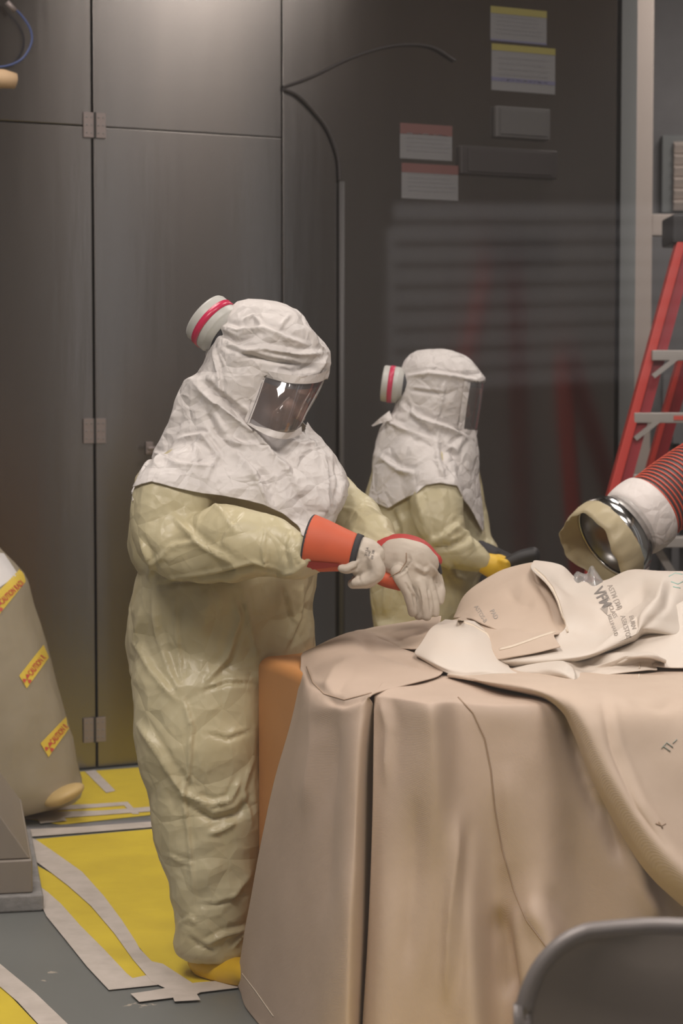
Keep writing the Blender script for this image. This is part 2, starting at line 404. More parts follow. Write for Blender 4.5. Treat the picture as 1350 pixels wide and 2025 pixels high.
# steel wall: runs away to the right
A0 = G(196, 1520); WD = Vector((.894, .447, 0)); WN = Vector((.447, -.894, 0)); A0.z = 0
def wp(t, z, off=0): return A0 + WD*t + Vector((0,0,z)) + WN*off
def on_wall(px, py, off=0):
    d = (W(px, py, 5)-CAM).normalized(); k = (A0 + WN*off - CAM).dot(WN)/d.dot(WN); return CAM + d*k
def tz(px, py):
    p = on_wall(px, py); return (p-A0).dot(WD), p.z
MW = Matrix((WD, -WN, Vector((0,0,1)))).transposed()
def panel(name, t0, t1, z0, z1, m, parent=None, off=0, th=.04, bevel=.004):
    return MB().box(wp((t0+t1)/2, (z0+z1)/2, off-th/2), (t1-t0, th, z1-z0), MW).build(name, m, parent, bevel=bevel)
ts1 = tz(186, 700)[0]; ts2 = tz(558, 300)[0]; tend = tz(1216, 700)[0]; zs = tz(186, 250)[1]
struct('wall_back', MB().box(wp((tend-2.6)/2, 2.1, -.09), (tend+2.6, .06, 4.2), MW).build('wall_back', M['dark']))
struct('trim_4', panel('trim_4', -2.7, ts1-.004, .006, zs-.002, M['steel']))
struct('trim_5', panel('trim_5', -2.7, ts1-.004, zs+.002, 4.2, M['steel']))
struct('door_1', panel('door_1', ts1+.004, ts2-.002, .006, zs-.001, M['steel']))
struct('trim_6', panel('trim_6', ts1+.004, ts2-.002, zs+.001, 4.2, M['steel']))
struct('trim_7', panel('trim_7', ts2+.002, tend, .006, 4.2, M['steel'], off=.002))
# hinges over the dark joint
for k, py in enumerate((248, 852, 1443)):
    t, z = tz(186, py)
    h = empty('butt_hinge', wp(t, z), ['steel hinge high on the dark wall joint, topmost of three', 'steel hinge on the wall joint level with the near worker\'s hood', 'steel hinge low on the wall joint just above the yellow floor'][k], 'hinge', 'hinges on the steel wall joint')
    for s in (-1, 1):
        l = MB().box(wp(t+s*.0245, z, .006), (.043, .008, .098), MW).build('hinge_leaf', M['steel2'], h, bevel=.001)
        for a in (-.010, .010):
            for b in (-.03, 0, .03): MB().ell(wp(t+s*.0245+a, z+b, .011), (.003, .003, .003), n=8, m=6).build('screw', M['trimgrey'], l)
    MB().tube([wp(t, z-.05, .008), wp(t, z+.05, .008)], .006, 8).build('hinge_pin', M['dark'], h)
# door handle
t, z = tz(292, 886)
h = empty('lever_handle', wp(t, z), 'small steel lever handle on the steel door left of the near worker', 'handle')
MB().box(wp(t+.005, z, .006), (.03, .01, .05), MW).build('back_plate', M['steel2'], h, bevel=.002)
MB().tube([wp(t+.02, z, 0), wp(t+.02, z, .05), wp(t-.0, z, .055), wp(t-.02, z, .055)], .008, 10).build('lever', M['steel2'], h, True)
# notices on the steel wall
def notice(px0, py0, px1, py1, bands, label, group):
    t0, z1 = tz(px0, py0); t1, _ = tz(px1, py0); _, z0 = tz(px0, py1)
    root = empty('notice', wp((t0+t1)/2, z0, .004), label, 'notice', group)
    MB().box(wp((t0+t1)/2, (z0+z1)/2, .005), (t1-t0, .002, z1-z0), MW).build('sheet', M['paper'], root)
    H = z1-z0
    for (f0, f1, m) in bands:
        MB().box(wp((t0+t1)/2, z1-H*(f0+f1)/2, .0068), (t1-t0, .001, H*(f1-f0)), MW).build('coloured_band', M[m], root)
    ln = MB(); r = random.Random(int(px0+py0)); f = .28
    while f < .82:
        x = t0 + (t1-t0)*.12
        while x < t1-(t1-t0)*.14:
            wdt = r.uniform(.008, .03); ln.box(wp(x+wdt/2, z1-H*f, .0068), (wdt, .001, H*.035), MW); x += wdt+.008
        f += .12
    ln.build('print_lines', M['print'], root)
G1 = 'paper notices on the steel wall'
notice(969, 12, 1080, 80, [(0,.2,'papery'), (.95,1,'printb')], 'pale notice with a bright yellow heading at the top of the steel wall', G1)
notice(971, 86, 1097, 178, [(0,.14,'papery'), (.72,.80,'printb')], 'pale notice with a faded yellow heading hung beneath the bright yellow headed one', G1)
notice(790, 243, 893, 313, [(0,.30,'paperr')], 'pale notice with a red heading, upper of the two left of the wall boxes', G1)
notice(793, 322, 905, 392, [(0,.26,'paperr')], 'pale notice with a dull red heading, lower of the two left of the wall boxes', G1)
# pale conduit box and dark box on the wall below the yellow notices
def wallbox(px0, py0, px1, py1, m, label, dep=.05):
    t0, z1 = tz(px0, py0); t1, _ = tz(px1, py0); _, z0 = tz(px0, py1)
    r = empty('wall_box', wp((t0+t1)/2, z0, 0), label, 'box')
    MB().box(wp((t0+t1)/2, (z0+z1)/2, dep/2), (t1-t0, dep, z1-z0), MW).build('housing', M[m], r, bevel=.006)
    MB().box(wp((t0+t1)/2, (z0+z1)/2, dep+.003), ((t1-t0)*.86, .006, (z1-z0)*.8), MW).build('cover', M[m], r, bevel=.002)
M['boxg'] = mat('dull_grey_box', (.085,.082,.082,1), .55); M['boxd'] = mat('dark_box', (.035,.03,.03,1), .5)
wallbox(975, 210, 1082, 272, 'boxg', 'dull grey box on the steel wall beneath the yellow headed notices', .03)
wallbox(905, 288, 1096, 345, 'boxd', 'long dark box on the steel wall below the dull grey box', .03)
# dark cables looping over the steel panels
def wallcable(pts, lab, r=.012):
    P = [on_wall(x, y, .014) for x, y in pts]
    c = smooth_path(P, 8)
    tag(MB().tube(c, r, 8).build('wall_cable', M['boxd'], None, True), lab, 'cable', 'dark cables on the steel wall')
def smooth_path(P, k=6):
    P = [Vector(p) for p in P]; E = [2*P[0]-P[1]] + P + [2*P[-1]-P[-2]]; out = []
    for i in range(len(P)-1):
        p0, p1, p2, p3 = E[i:i+4]
        for j in range(k):
            f = j/k; out.append(.5*((2*p1)+(-p0+p2)*f+(2*p0-5*p1+4*p2-p3)*f*f+(-p0+3*p1-3*p2+p3)*f**3))
    out.append(P[-1]); return out
wallcable([(560,176),(590,190),(625,225),(650,260),(668,310),(672,360)], 'dark cable curving down the steel wall between hood and notices', .006)
wallcable([(560,172),(620,150),(700,112),(780,90),(850,92),(900,120)], 'dark cable rising in a low arch across the upper steel wall', .006)
tt, _ = tz(672, 500)
tag(MB().tube([wp(tt, tz(672, 360)[1], .02), wp(tt, .3, .02)], .012, 8).build('conduit', M['boxg'], None, True), 'thin vertical conduit on the steel wall between the two workers', 'pipe')
# blue cable and wrapped fitting, top left
P = smooth_path([on_wall(x, y, .05) for x, y in [(18,8),(42,30),(60,58),(62,85),(45,115),(15,130),(-20,132),(-60,125)]], 8)
r_ = empty('hanging_cable', P[0], 'blue cable looping down the steel wall at the upper left', 'cable')
MB().tube(P, .0045, 8).build('cable', M['blue'], r_, True)
MB().tube([on_wall(14, 4, .05), on_wall(30, 22, .05)], .011, 10).build('connector', M['steel2'], r_, True)
r_ = empty('pipe_fitting', on_wall(5, 158, .1), 'amber cloth wrapped pipe end below the blue cable loop', 'fitting')
MB().tube([on_wall(-60, 152, .12), on_wall(8, 156, .12), on_wall(30, 160, .12), on_wall(33, 161, .12)], [.038, .036, .030, .012], 12).build('wrapped_end', M['amber'], r_, True)
MB().tube([on_wall(-60, 152, 0), on_wall(-60, 152, .12), on_wall(-30, 152, .12)], .02, 12).build('pipe', M['steel2'], r_, True)

# jamb, cream window frame and dark room beyond
E = wp(tend, 0); PY = 10.2
def wx(px, Y): return W(px, 767, Y).x
struct('trim_8', MB().box((wx(1231, 9.35), 9.35, 2.1), (wx(1246, 9.35)-wx(1216, 9.35), .25, 4.2)).build('trim_8', M['trimgrey']))
x0, x1 = wx(1243, PY), wx(1283, PY)
zb = [W(1300, 467, PY).z, W(1300, 425, PY).z]
struct('window_1', MB().box(((x0+x1)/2, PY, 2.1), (x1-x0, .1, 4.2)).build('window_1', M['cream'], bevel=.004))
struct('window_2', MB().box(((x1+XR)/2, PY, sum(zb)/2), (XR-x1, .098, zb[1]-zb[0])).build('window_2', M['cream'], bevel=.004))
struct('wall_beyond', MB().box((2.9, 11.6, 2.1), (3.8, .08, 4.2)).build('wall_beyond', M['greywall']))
lx0 = wx(1309, 11.4)
r_ = empty('louvre_vent', (lx0+.3, 11.5, W(1320, 420, 11.45).z), 'grey louvred vent seen through the upper pane of the cream window', 'vent')
z0, z1 = W(1320, 420, 11.45).z, W(1320, 266, 11.45).z
MB().box((lx0+.3, 11.52, (z0+z1)/2), (.6, .08, z1-z0)).build('frame', M['trimgrey'], r_, bevel=.004)
for k in range(6):
    zz = z0 + (z1-z0)*(k+.7)/6.8
    MB().box((lx0+.32, 11.46, zz), (.52, .05, (z1-z0)/9), Matrix.Rotation(.5, 3, 'X')).build('slat', M['cream'], r_)
# shelving clutter beyond the lower pane
r_ = empty('storage_shelf', (2.3, 11.2, 0), 'grey storage shelf beyond the red stepladder', 'shelf')
for zz in (.35, .8, 1.2): MB().box((2.3, 11.2, zz), (1.0, .4, .04)).build('shelf_board', M['trimgrey'], r_)
for xx in (1.82, 2.78):
    for yy in (11.02, 11.38): MB().box((xx, yy, .8), (.04, .04, 1.6)).build('post', M['greywall'], r_)

# observation window between the camera and the workroom (leaning slightly), and the roller shutter it mirrors
GA = radians(2.4); GC = Vector((0, 1.35, 1.5)); GN = Vector((0, -cos(GA), -sin(GA)))
RX = Matrix.Rotation(-GA, 3, 'X') if False else Matrix.Rotation(GA, 3, 'X')
o = MB().box(GC, (4.6, .006, 3.2), Matrix.Rotation(GA, 3, 'X')).build('window_3', M['pane']); struct('window_3', o)
GN = (Matrix.Rotation(GA, 3, 'X') @ Vector((0,-1,0)))
fr = MB()
Rm = Matrix.Rotation(GA, 3, 'X')
for s in (-1, 1): fr.box(GC + Rm @ Vector((s*2.33, 0, 0)), (.07, .08, 3.3), Rm)
for s in (-1, 1): fr.box(GC + Rm @ Vector((0, 0, s*1.63)), (4.7, .08, .07), Rm)
struct('trim_9', fr.build('trim_9', M['cream']))
def mirror(p): p = Vector(p); return p - GN*(2*(p-GC).dot(GN))
def pix(p):
    d = Vector(p)-CAM; f = d.y*cos(PITCH)-d.z*sin(PITCH); u = d.y*sin(PITCH)+d.z*cos(PITCH); return 675+FPX*d.x/f, 1012.5-FPX*u/f
SA = mirror(W(790, 780, 7.0)); SD = Vector((.86, -.51, 0)).normalized()
for v in (SA, SA+SD*1.0, SA+Vector((0,0,.5)), SA+SD+Vector((0,0,.5))): print('shutter', tuple(round(c, 2) for c in v), [round(c) for c in pix(mirror(v))])
r_ = empty('roller_shutter', (SA.x+.6, SA.y-.35, SA.z), 'grey roller shutter mirrored faintly in the observation window', 'shutter')
SM = Matrix((SD, Vector((SD.y, -SD.x, 0))*-1, Vector((0,0,1)))).transposed()
for k in range(9):
    MB().box(SA + SD*.62 + Vector((0,0,.036+.0735*k)), (1.30, .012, .055), SM).build('slat', M['shutter'], r_, bevel=.003)
MB().box(SA + SD*.62 + SM @ Vector((0, -.03, .33)), (1.34, .01, .72), SM).build('backing', M['dark'], r_)  # dark sheet added behind the slats so their gaps mirror dark
MB().box(SA + SD*-.045 + Vector((0,0,.26)), (.03, .03, .62), SM).build('guide_rail', M['shutter'], r_)
area('shutter_fill', SA + SD*.6 + Vector((.2, 1.6, 1.6)), (.8, .3), 34, (.95,.95,1.0), (radians(-50), 0, 0))  # added fill, brightens the shutter so its reflection shows in the pane

# ------------------------------------------------------------------ floor sheets and tape
def flat(name, pts, m, label, cat, group, z=.002, th=.0012, parent=None, cap_=True):
    P = [G(x, y, 0) for x, y in pts]; n = len(P)
    vs = [Vector((p.x, p.y, z)) for p in P] + [Vector((p.x, p.y, z+th)) for p in P]
    fs = [list(range(n))[::-1], [n+i for i in range(n)]] + [[i, (i+1) % n, n+(i+1) % n, n+i] for i in range(n)]
    me = bpy.data.meshes.new(name); me.from_pydata([tuple(v) for v in vs], [], fs); me.update()
    bm = bmesh.new(); bm.from_mesh(me); bmesh.ops.recalc_face_normals(bm, faces=bm.faces); bmesh.ops.triangulate(bm, faces=[f for f in bm.faces if len(f.verts) > 4]); bm.to_mesh(me); bm.free()
    return tag(mko(name, me, m, parent), label, cat, group)
GY = 'yellow sheets taped to the floor'; GT = 'white tape strips on the floor'
flat('floor_sheet', [(60,1662),(310,1640),(620,1615),(1000,1600),(1050,1900),(700,1925),(465,1942),(390,1962),(300,1905),(225,1815),(160,1735)], M['yellow'], 'large yellow floor sheet under the near worker\'s shoe', 'floor sheet', GY, .0015)
flat('floor_sheet', [(-160,1545),(165,1527),(310,1516),(700,1490),(900,1600),(303,1612),(120,1632),(40,1618),(-160,1640)], M['yellow'], 'yellow floor sheet along the foot of the steel wall', 'floor sheet', GY, .0015)
flat('floor_sheet', [(50,1700),(130,1745),(200,1815),(300,1945),(250,1950),(150,1850),(60,1755)], M['yellow'], 'narrow yellow sheet showing between two curved white tapes', 'floor sheet', GY, .0015)
flat('floor_sheet', [(-60,1935),(0,1950),(90,2045),(-60,2070)], M['yellow'], 'corner of yellow sheet at the bottom left', 'floor sheet', GY, .0015)
flat('floor_sheet', [(520,2150),(1150,2150),(1250,3600),(200,3600)], M['yellow'], 'unseen yellow floor sheet added in front of the crate to bounce yellow light onto the blankets', 'floor sheet', GY, .0015)  # added below the frame to bounce yellow onto blankets and coverall
def tape(pts, label, z=.004): flat('tape_strip', pts, M['tape'], label, 'tape', GT, z)
tape([(40,1652),(72,1664),(110,1690),(162,1727),(205,1775),(240,1822),(268,1865),(276,1880),(300,1905),(322,1910),(402,1962),(355,1972),(300,1945),(262,1900),(225,1848),(180,1795),(135,1755),(100,1728),(62,1700),(20,1680)], 'long curved white tape edging the large yellow sheet on its left', .0045)
tape([(60,1742),(95,1768),(120,1790),(160,1835),(205,1880),(250,1928),(262,1938),(300,1930),(322,1950),(215,1961),(172,1915),(130,1862),(92,1815),(72,1772)], 'outer curved white tape beside the bare grey floor', .004)
tape([(258,1970),(300,1964),(388,1948),(470,1942),(470,1958),(396,1967),(388,1972),(275,1986)], 'short white tape lying across the corner by the cloth hem', .0058)
tape([(342,1978),(384,1963),(396,1983),(345,1986)], 'smallest white tape scrap at the corner of the large yellow sheet', .0068)
tape([(30,1660),(160,1650),(310,1638),(560,1616),(560,1604),(310,1627),(160,1638),(20,1645)], 'long white tape on the near side of the grey floor channel', .0048)
tape([(-60,1625),(100,1622),(300,1607),(600,1586),(600,1576),(300,1598),(200,1606),(-60,1612)], 'long white tape on the far side of the grey floor channel', .0048)
tape([(90,1597),(190,1592),(252,1588),(275,1612),(262,1612),(245,1595),(180,1600),(100,1606)], 'bent white tape outlining a patch on the rear yellow sheet', .0040)
tape([(60,1604),(108,1602),(132,1626),(80,1632)], 'broad white tape piece across the channel end near the plastic bag', .0064)
tape([(168,1528),(188,1525),(228,1566),(210,1570)], 'short slanting white tape at the foot of the steel wall', .0040)
tape([(-40,1885),(0,1910),(70,1968),(150,2045),(90,2045),(35,1985),(0,1955),(-40,1935)], 'white tape crossing the bottom left corner', .0048)
ch = flat('floor_channel', [(-40,1648),(120,1640),(310,1628),(620,1604),(620,1598),(310,1621),(120,1632),(-40,1639)], M['greywall'], 'thin grey metal channel cover between the two yellow sheets', 'channel cover', None, .0012)

# machine base, left
Yb = G(65, 1800).y; xb = G(65, 1800).x
r_ = empty('machine_base', (xb-.6, Yb+.5, 0), 'grey brown steel machine foot with sloping side at the left edge', 'machine base')
zt = W(65, 1700, Yb).z; zlow = W(65, 1766, Yb).z
RB = Matrix.Rotation(radians(11), 3, 'Z')
def bp_(x, y, z): return Vector((xb, Yb, 0)) + RB @ Vector((x, y, z))
MB().box(bp_(-.6+.015, .43, zlow/2), (1.23, .9, zlow), RB).build('grout_pad', M['pad'], r_, bevel=.008)
MB().box(bp_(-.6, .45, (zt+zlow)/2), (1.2, .9, zt-zlow), RB).build('plinth', M['base'], r_, bevel=.006)
q = MB(); dz = .75
q.loft([[bp_(-1.2, .01, zt), bp_(-.004, .01, zt), bp_(-.004, .88, zt), bp_(-1.2, .88, zt)], [bp_(-1.2, .03, zt+dz), bp_(-.50, .03, zt+dz), bp_(-.5, .7, zt+dz), bp_(-1.2, .7, zt+dz)]])
q.build('sloping_housing', M['base'], r_, bevel=.006)
# ------------------------------------------------------------------ orange crate and blankets
zc = W(560, 1297, 5.10).z - .006
cq = [Vector((wx(510, 5.12), 5.12, 0)), Vector((-.02, 4.62, 0)), Vector((1.55, 4.60, 0)), Vector((1.55, 5.25, 0)), Vector((wx(545, 5.35), 5.35, 0))]
r_ = tag(MB().loft([[p + Vector((0,0,.004)) for p in cq], [p + Vector((0,0,zc)) for p in cq]]).build('crate', M['crate'], bevel=.028, seg=5), 'orange covered crate with rounded corners, mostly hidden under tan blankets', 'crate')
def blanket(name, ctrl, m, label, th=.004, nu=50, nv=70, wr=.006, cell=.16, seed=1, group='heat resistant blankets over the crate', st=None, zmin=.004, cr=0):
    vs, fs = grid(ctrl, nu, nv)
    me = bpy.data.meshes.new(name); me.from_pydata(vs.tolist(), [], fs); me.update()
    no = no_np(me); co = co_np(me)
    d = vnoise(co, (3, 3, 2), seed)*wr + vnoise(co, (9, 9, 5), seed+3)*wr*.35
    if cr: d += crumple(co, cell, seed=seed)*cr
    co = co + no*d[:,None]; co[:,2] = np.maximum(co[:,2], zmin); set_np(me, co)
    if st: strokes(me, st)
    o = mko(name, me, m, None, True)
    if no[:, 1].mean()*1 > 0 : me.flip_normals()
    s = o.modifiers.new('s', 'SOLIDIFY'); s.thickness = th; s.offset = -1
    s = o.modifiers.new('sub', 'SUBSURF'); s.levels = 1; s.render_levels = 1
    return tag(o, label, 'blanket', group)
P1 = [
 [(650,1280,5.28),(672,1262,5.3),(705,1250,5.3),(760,1262,5.2),(820,1290,5.0)],
 [(603,1294,5.10),(636,1282,4.98),(690,1275,4.95),(770,1292,4.86),(860,1316,4.75)],
 [(594,1318,4.92),(618,1330,4.78),(672,1335,4.66),(760,1338,4.64),(868,1338,4.62)],
 [(589,1345,4.86),(606,1372,4.66),(655,1388,4.50),(712,1376,4.44),(738,1371,4.41)],
 [(578,1400,4.84),(600,1436,4.66),(652,1440,4.49),(708,1425,4.39),(740,1402,4.43)],
 [(548,1520,4.86),(584,1560,4.66),(640,1555,4.50),(703,1540,4.36),(741,1520,4.46)],
 [(520,1650,4.88),(565,1700,4.68),(628,1700,4.50),(698,1690,4.33),(738,1680,4.46)],
 [(497,1790,4.95),(545,1850,4.70),(612,1860,4.50),(688,1850,4.30),(728,1850,4.44)],
 [(466,1950,5.09),(496,2022,4.84),(575,2120,4.52),(678,2200,4.27),(715,2190,4.42)]]
b1 = blanket('draped_blanket', P1, M['cloth'], 'tan blanket hanging over the left end of the crate, its hem near the yellow shoe', wr=.010, seed=2,
  st=[([(640,1380),(680,1392),(735,1372)], 10, -.010), ([(700,1255),(740,1285),(790,1300),(860,1330)], 12, -.016),([(615,1360),(622,1470),(600,1620)], 26, .012), ([(665,1420),(650,1600),(640,1850)], 26, -.010), ([(700,1300),(660,1330),(640,1372)], 18, .012),
      ([(600,1320),(612,1352),(655,1372)],7,-.006)])
XT = [741,775,850,905,975,1050,1130,1230,1340,1500]; XB = [712,760,885,950,995,1080,1175,1280,1420,1620]
FO = [.05,.01,-.085,-.01,-.01,-.02,.0,-.01,.0,.0]; FB = [.05,-.01,.0,-.03,.05,-.02,.02,-.03,.01,-.02]
rows = []
for py, Y, f, g_ in ((1286,5.18,0,0),(1326,4.78,.1,0), (1356,4.50,.3,0), (1374,4.40,.8,0), (1392,4.37,1,0), (1460,4.355,.9,.1), (1560,4.34,.7,.2), (1700,4.33,.4,.55), (1850,4.31,.2,.9), (2000,4.29,.1,1.1), (2200,4.26,0,1.2)):
    k = (py-1374)/826; k = max(0, k)
    rows.append([(XT[i]+(XB[i]-XT[i])*k + (0 if py >= 1374 else (1374-py)*(.6 if py > 1300 else .7)), py + (0 if i < 2 else (8 if i < 4 and py > 1350 else 14 if py > 1350 else 0)), Y+FO[i]*f+FB[i]*g_) for i in range(10)])
b2 = blanket('draped_blanket', rows, M['cloth'], 'broad tan blanket covering the crate front, from the upright gap rightwards', wr=.010, seed=5, nu=90, nv=90,
  st=[([(752,1380),(768,1440),(762,1560)], 16, .008), ([(1000,1500),(1005,1640),(1000,1760)], 40, .010), ([(1120,1400),(1150,1520),(1190,1640)], 22, -.02), ([(1195,1560),(1205,1640),(1230,1700)], 20, -.03), ([(1260,1670),(1270,1760),(1310,1830)], 22, .022), ([(985,1790),(1000,1900),(1010,1980)], 26, -.03), ([(1040,1770),(1080,1850),(1090,1960)], 34, .02), ([(905,1600),(893,1780),(880,2000)], 20, .016), ([(820,1560),(815,1750),(800,1950)], 26, -.010)])
P3 = [
 [(893,1341,4.66),(885,1333,4.64),(930,1324,4.8),(1000,1318,4.85),(1100,1312,4.95)],
 [(965,1356,4.54),(960,1346,4.50),(1000,1335,4.65),(1080,1325,4.8),(1220,1318,4.9)],
 [(1062,1376,4.42),(1060,1364,4.37),(1095,1350,4.46),(1170,1340,4.66),(1320,1330,4.8)],
 [(1108,1404,4.34),(1114,1392,4.28),(1145,1374,4.30),(1225,1362,4.42),(1400,1345,4.6)],
 [(1132,1448,4.32),(1143,1438,4.25),(1172,1424,4.23),(1260,1405,4.28),(1450,1392,4.4)],
 [(1172,1546,4.30),(1184,1536,4.22),(1215,1520,4.19),(1290,1500,4.24),(1500,1480,4.3)],
 [(1232,1652,4.28),(1245,1642,4.19),(1278,1620,4.15),(1345,1600,4.22),(1530,1580,4.28)],
 [(1292,1738,4.26),(1305,1728,4.16),(1338,1700,4.12),(1405,1690,4.2),(1560,1680,4.25)],
 [(1372,1810,4.24),(1385,1800,4.13),(1415,1770,4.09),(1465,1760,4.18),(1600,1750,4.22)]]
b3 = blanket('draped_blanket', P3, M['cloth2'], 'lighter blanket with rolled edge sweeping diagonally down over the front at right', wr=.008, seed=8, nu=70, nv=80, st=[([(1240,1385),(1300,1400),(1340,1392)], 14, -.006), ([(1190,1380),(1210,1480),(1260,1600),(1330,1690)], 14, -.008)])
b4 = blanket('folded_blanket', [
 [(676,1260,5.36),(700,1247,5.38),(730,1240,5.38),(800,1228,5.38),(872,1214,5.34)],
 [(700,1262,5.26),(735,1258,5.2),(765,1254,5.18),(815,1245,5.12),(868,1232,5.1)],
 [(745,1286,5.02),(775,1284,4.98),(800,1282,4.96),(825,1282,4.94),(850,1275,4.95)]], M['cloth2'], 'tan blanket edge lying beneath the near worker\'s gloved fingertips', nu=40, nv=30, seed=11, wr=.005, st=[([(690,1246),(750,1262),(800,1282)], 8, .006)])
b7 = blanket('pad_blanket', [
 [(893,1222,5.56),(922,1172,5.60),(985,1130,5.62),(1050,1112,5.56),(1066,1120,5.55)],
 [(905,1224,5.36),(950,1186,5.36),(1010,1156,5.36),(1058,1142,5.33),(1090,1160,5.3)],
 [(930,1227,5.2),(980,1208,5.2),(1040,1186,5.18),(1085,1180,5.16),(1108,1198,5.14)],
 [(955,1238,5.08),(1000,1230,5.08),(1060,1226,5.05),(1100,1224,5.03),(1120,1232,5.02)],
 [(1000,1256,4.98),(1040,1256,4.96),(1090,1258,4.93),(1115,1262,4.92),(1134,1264,4.9)]], M['cloth2'], 'bulky tan blanket heaped up behind the cream patch, stencilled PAD', nu=50, nv=50, seed=15, wr=.012,
 st=[([(1060,1150),(1085,1190),(1100,1240)], 9, -.006), ([(1000,1160),(1020,1190),(1060,1200)], 22, -.008), ([(1052,1120),(1060,1145),(1085,1160)],7,-.01)])
b8 = blanket('stencilled_blanket', [
 [(1051,1110,5.46),(1062,1106,5.5),(1110,1118,5.52),(1145,1150,5.5),(1195,1150,5.5),(1245,1129,5.52),(1310,1131,5.48),(1400,1128,5.5)],
 [(1054,1122,5.30),(1085,1140,5.30),(1118,1160,5.32),(1165,1166,5.35),(1215,1158,5.35),(1262,1140,5.35),(1314,1138,5.3),(1400,1152,5.35)],
 [(1086,1160,5.12),(1110,1176,5.10),(1140,1190,5.12),(1180,1196,5.16),(1225,1190,5.2),(1268,1178,5.2),(1312,1172,5.10),(1400,1190,5.2)],
 [(1106,1205,5.0),(1120,1218,4.99),(1150,1228,5.0),(1188,1236,5.02),(1226,1226,5.06),(1262,1214,5.04),(1302,1206,4.97),(1400,1236,5.1)],
 [(1110,1250,4.93),(1128,1262,4.90),(1158,1264,4.88),(1192,1262,4.88),(1228,1250,4.92),(1260,1238,4.94),(1286,1226,4.93),(1400,1256,5.0)],
 [(985,1298,4.84),(1050,1302,4.79),(1110,1300,4.77),(1165,1294,4.78),(1215,1276,4.83),(1255,1258,4.88),(1285,1245,4.92),(1400,1275,4.95)],
 [(990,1318,4.84),(1055,1318,4.80),(1112,1312,4.79),(1160,1304,4.82),(1210,1288,4.88),(1250,1270,4.93),(1290,1255,4.97),(1400,1285,4.98)]], M['clothw'], 'cream white blanket with VFM stencil crumpled on top of the heap', nu=110, nv=80, seed=21, wr=.006,
 st=[([(1312,1140),(1300,1190),(1250,1240),(1180,1282)], 14, .014), ([(1200,1215),(1240,1205),(1290,1170)], 16, -.008)])
b6 = blanket('folded_blanket', [
 [(884,1228,5.32),(930,1217,5.26),(985,1216,5.2),(1050,1230,5.12),(1112,1244,5.02)],
 [(925,1242,5.14),(955,1242,5.07),(1000,1244,5.0),(1050,1248,4.96),(1106,1250,4.92)],
 [(960,1268,4.94),(978,1280,4.88),(1010,1272,4.87),(1050,1262,4.87),(1095,1254,4.88)],
 [(972,1300,4.84),(985,1302,4.82),(1015,1296,4.80),(1060,1288,4.79),(1108,1276,4.80)]], M['cloth2'], 'tan folded flap with pale overstitched edge between cream patch and stencilled blanket', nu=60, nv=40, seed=25, wr=.003)
b9 = blanket('folded_blanket', [
 [(1150,1292,4.9),(1230,1272,4.95),(1300,1235,5.0),(1345,1190,5.06),(1420,1170,5.1)],
 [(1210,1300,4.84),(1260,1295,4.84),(1310,1280,4.88),(1360,1262,4.92),(1430,1250,4.96)],
 [(1250,1316,4.78),(1290,1318,4.76),(1330,1320,4.75),(1380,1318,4.76),(1440,1316,4.78)]], M['clothw'], 'smooth cream blanket layer under the stencilled one at the right edge', nu=40, nv=30, seed=27, wr=.006)
b10 = blanket('crumpled_blanket', [
 [(1020,1312,4.88),(1060,1304,4.84),(1110,1300,4.84),(1170,1292,4.86),(1230,1284,4.9),(1290,1288,4.86),(1312,1300,4.82)],
 [(1000,1330,4.78),(1050,1322,4.72),(1105,1314,4.70),(1150,1318,4.80),(1210,1302,4.76),(1280,1296,4.72),(1318,1308,4.74)],
 [(1040,1340,4.72),(1080,1334,4.66),(1118,1326,4.62),(1152,1330,4.76),(1215,1318,4.76),(1280,1306,4.76),(1300,1314,4.78)],
 [(1090,1346,4.66),(1115,1346,4.62),(1138,1344,4.58),(1165,1340,4.70),(1220,1330,4.72),(1270,1322,4.72),(1300,1320,4.74)]], M['clothw'], 'small crumpled cream fold squeezed under the stencilled blanket', nu=70, nv=30, seed=31, wr=.008, st=[([(1110,1310),(1130,1325),(1136,1345)], 5, .012), ([(1160,1312),(1200,1304),(1250,1300)], 6, -.018)])
b5 = blanket('folded_blanket', [
 [(880,1222,5.20),(905,1224,5.16),(940,1226,5.16),(972,1241,5.09),(972,1262,5.04)],
 [(852,1240,5.00),(885,1246,4.92),(925,1254,4.90),(965,1268,4.92),(985,1286,4.92)],
 [(830,1272,4.88),(870,1280,4.78),(915,1290,4.76),(965,1298,4.80),(1004,1312,4.84)],
 [(818,1292,4.82),(860,1308,4.68),(915,1320,4.66),(965,1322,4.70),(1012,1324,4.76)],
 [(840,1310,4.78),(872,1328,4.66),(920,1337,4.64),(970,1332,4.68),(1024,1331,4.70)]], M['clothw'], 'small cream folded blanket end on the crate top in front of the heap', nu=50, nv=50, seed=35, wr=.006, th=.008)
# stitching, seams and print
bv2 = bvh_of(b2); bv1 = bvh_of(b1); bv3 = bvh_of(b3); bv5 = bvh_of(b5); bv6 = bvh_of(b6); bv7 = bvh_of(b7); bv8 = bvh_of(b8)
ribbon_on(bv2, 'seam', [(905,1378),(935,1410),(958,1460),(970,1520),(978,1600),(992,1680),(1015,1760),(1040,1820),(1085,1880)], 2.2, M['seam'], b2)
ribbon_on(bv1, 'seam', [(606,1318),(618,1350),(640,1372),(680,1384),(735,1370)], 2, M['seam'], b1)
ribbon_on(bv1, 'seam', [(478,1925),(505,1960),(540,2010)], 2, M['thread'], b1)
ribbon_on(bv6, 'stitched_edge', [(987,1284),(1012,1278),(1040,1268),(1070,1257),(1098,1248)], 4.5, M['thread'], b6, raise_=.003)
ribbon_on(bv8, 'stitched_edge', [(1056,1124),(1075,1140),(1092,1162),(1104,1190),(1112,1220),(1122,1250)], 4, M['thread'], b8, raise_=.003)
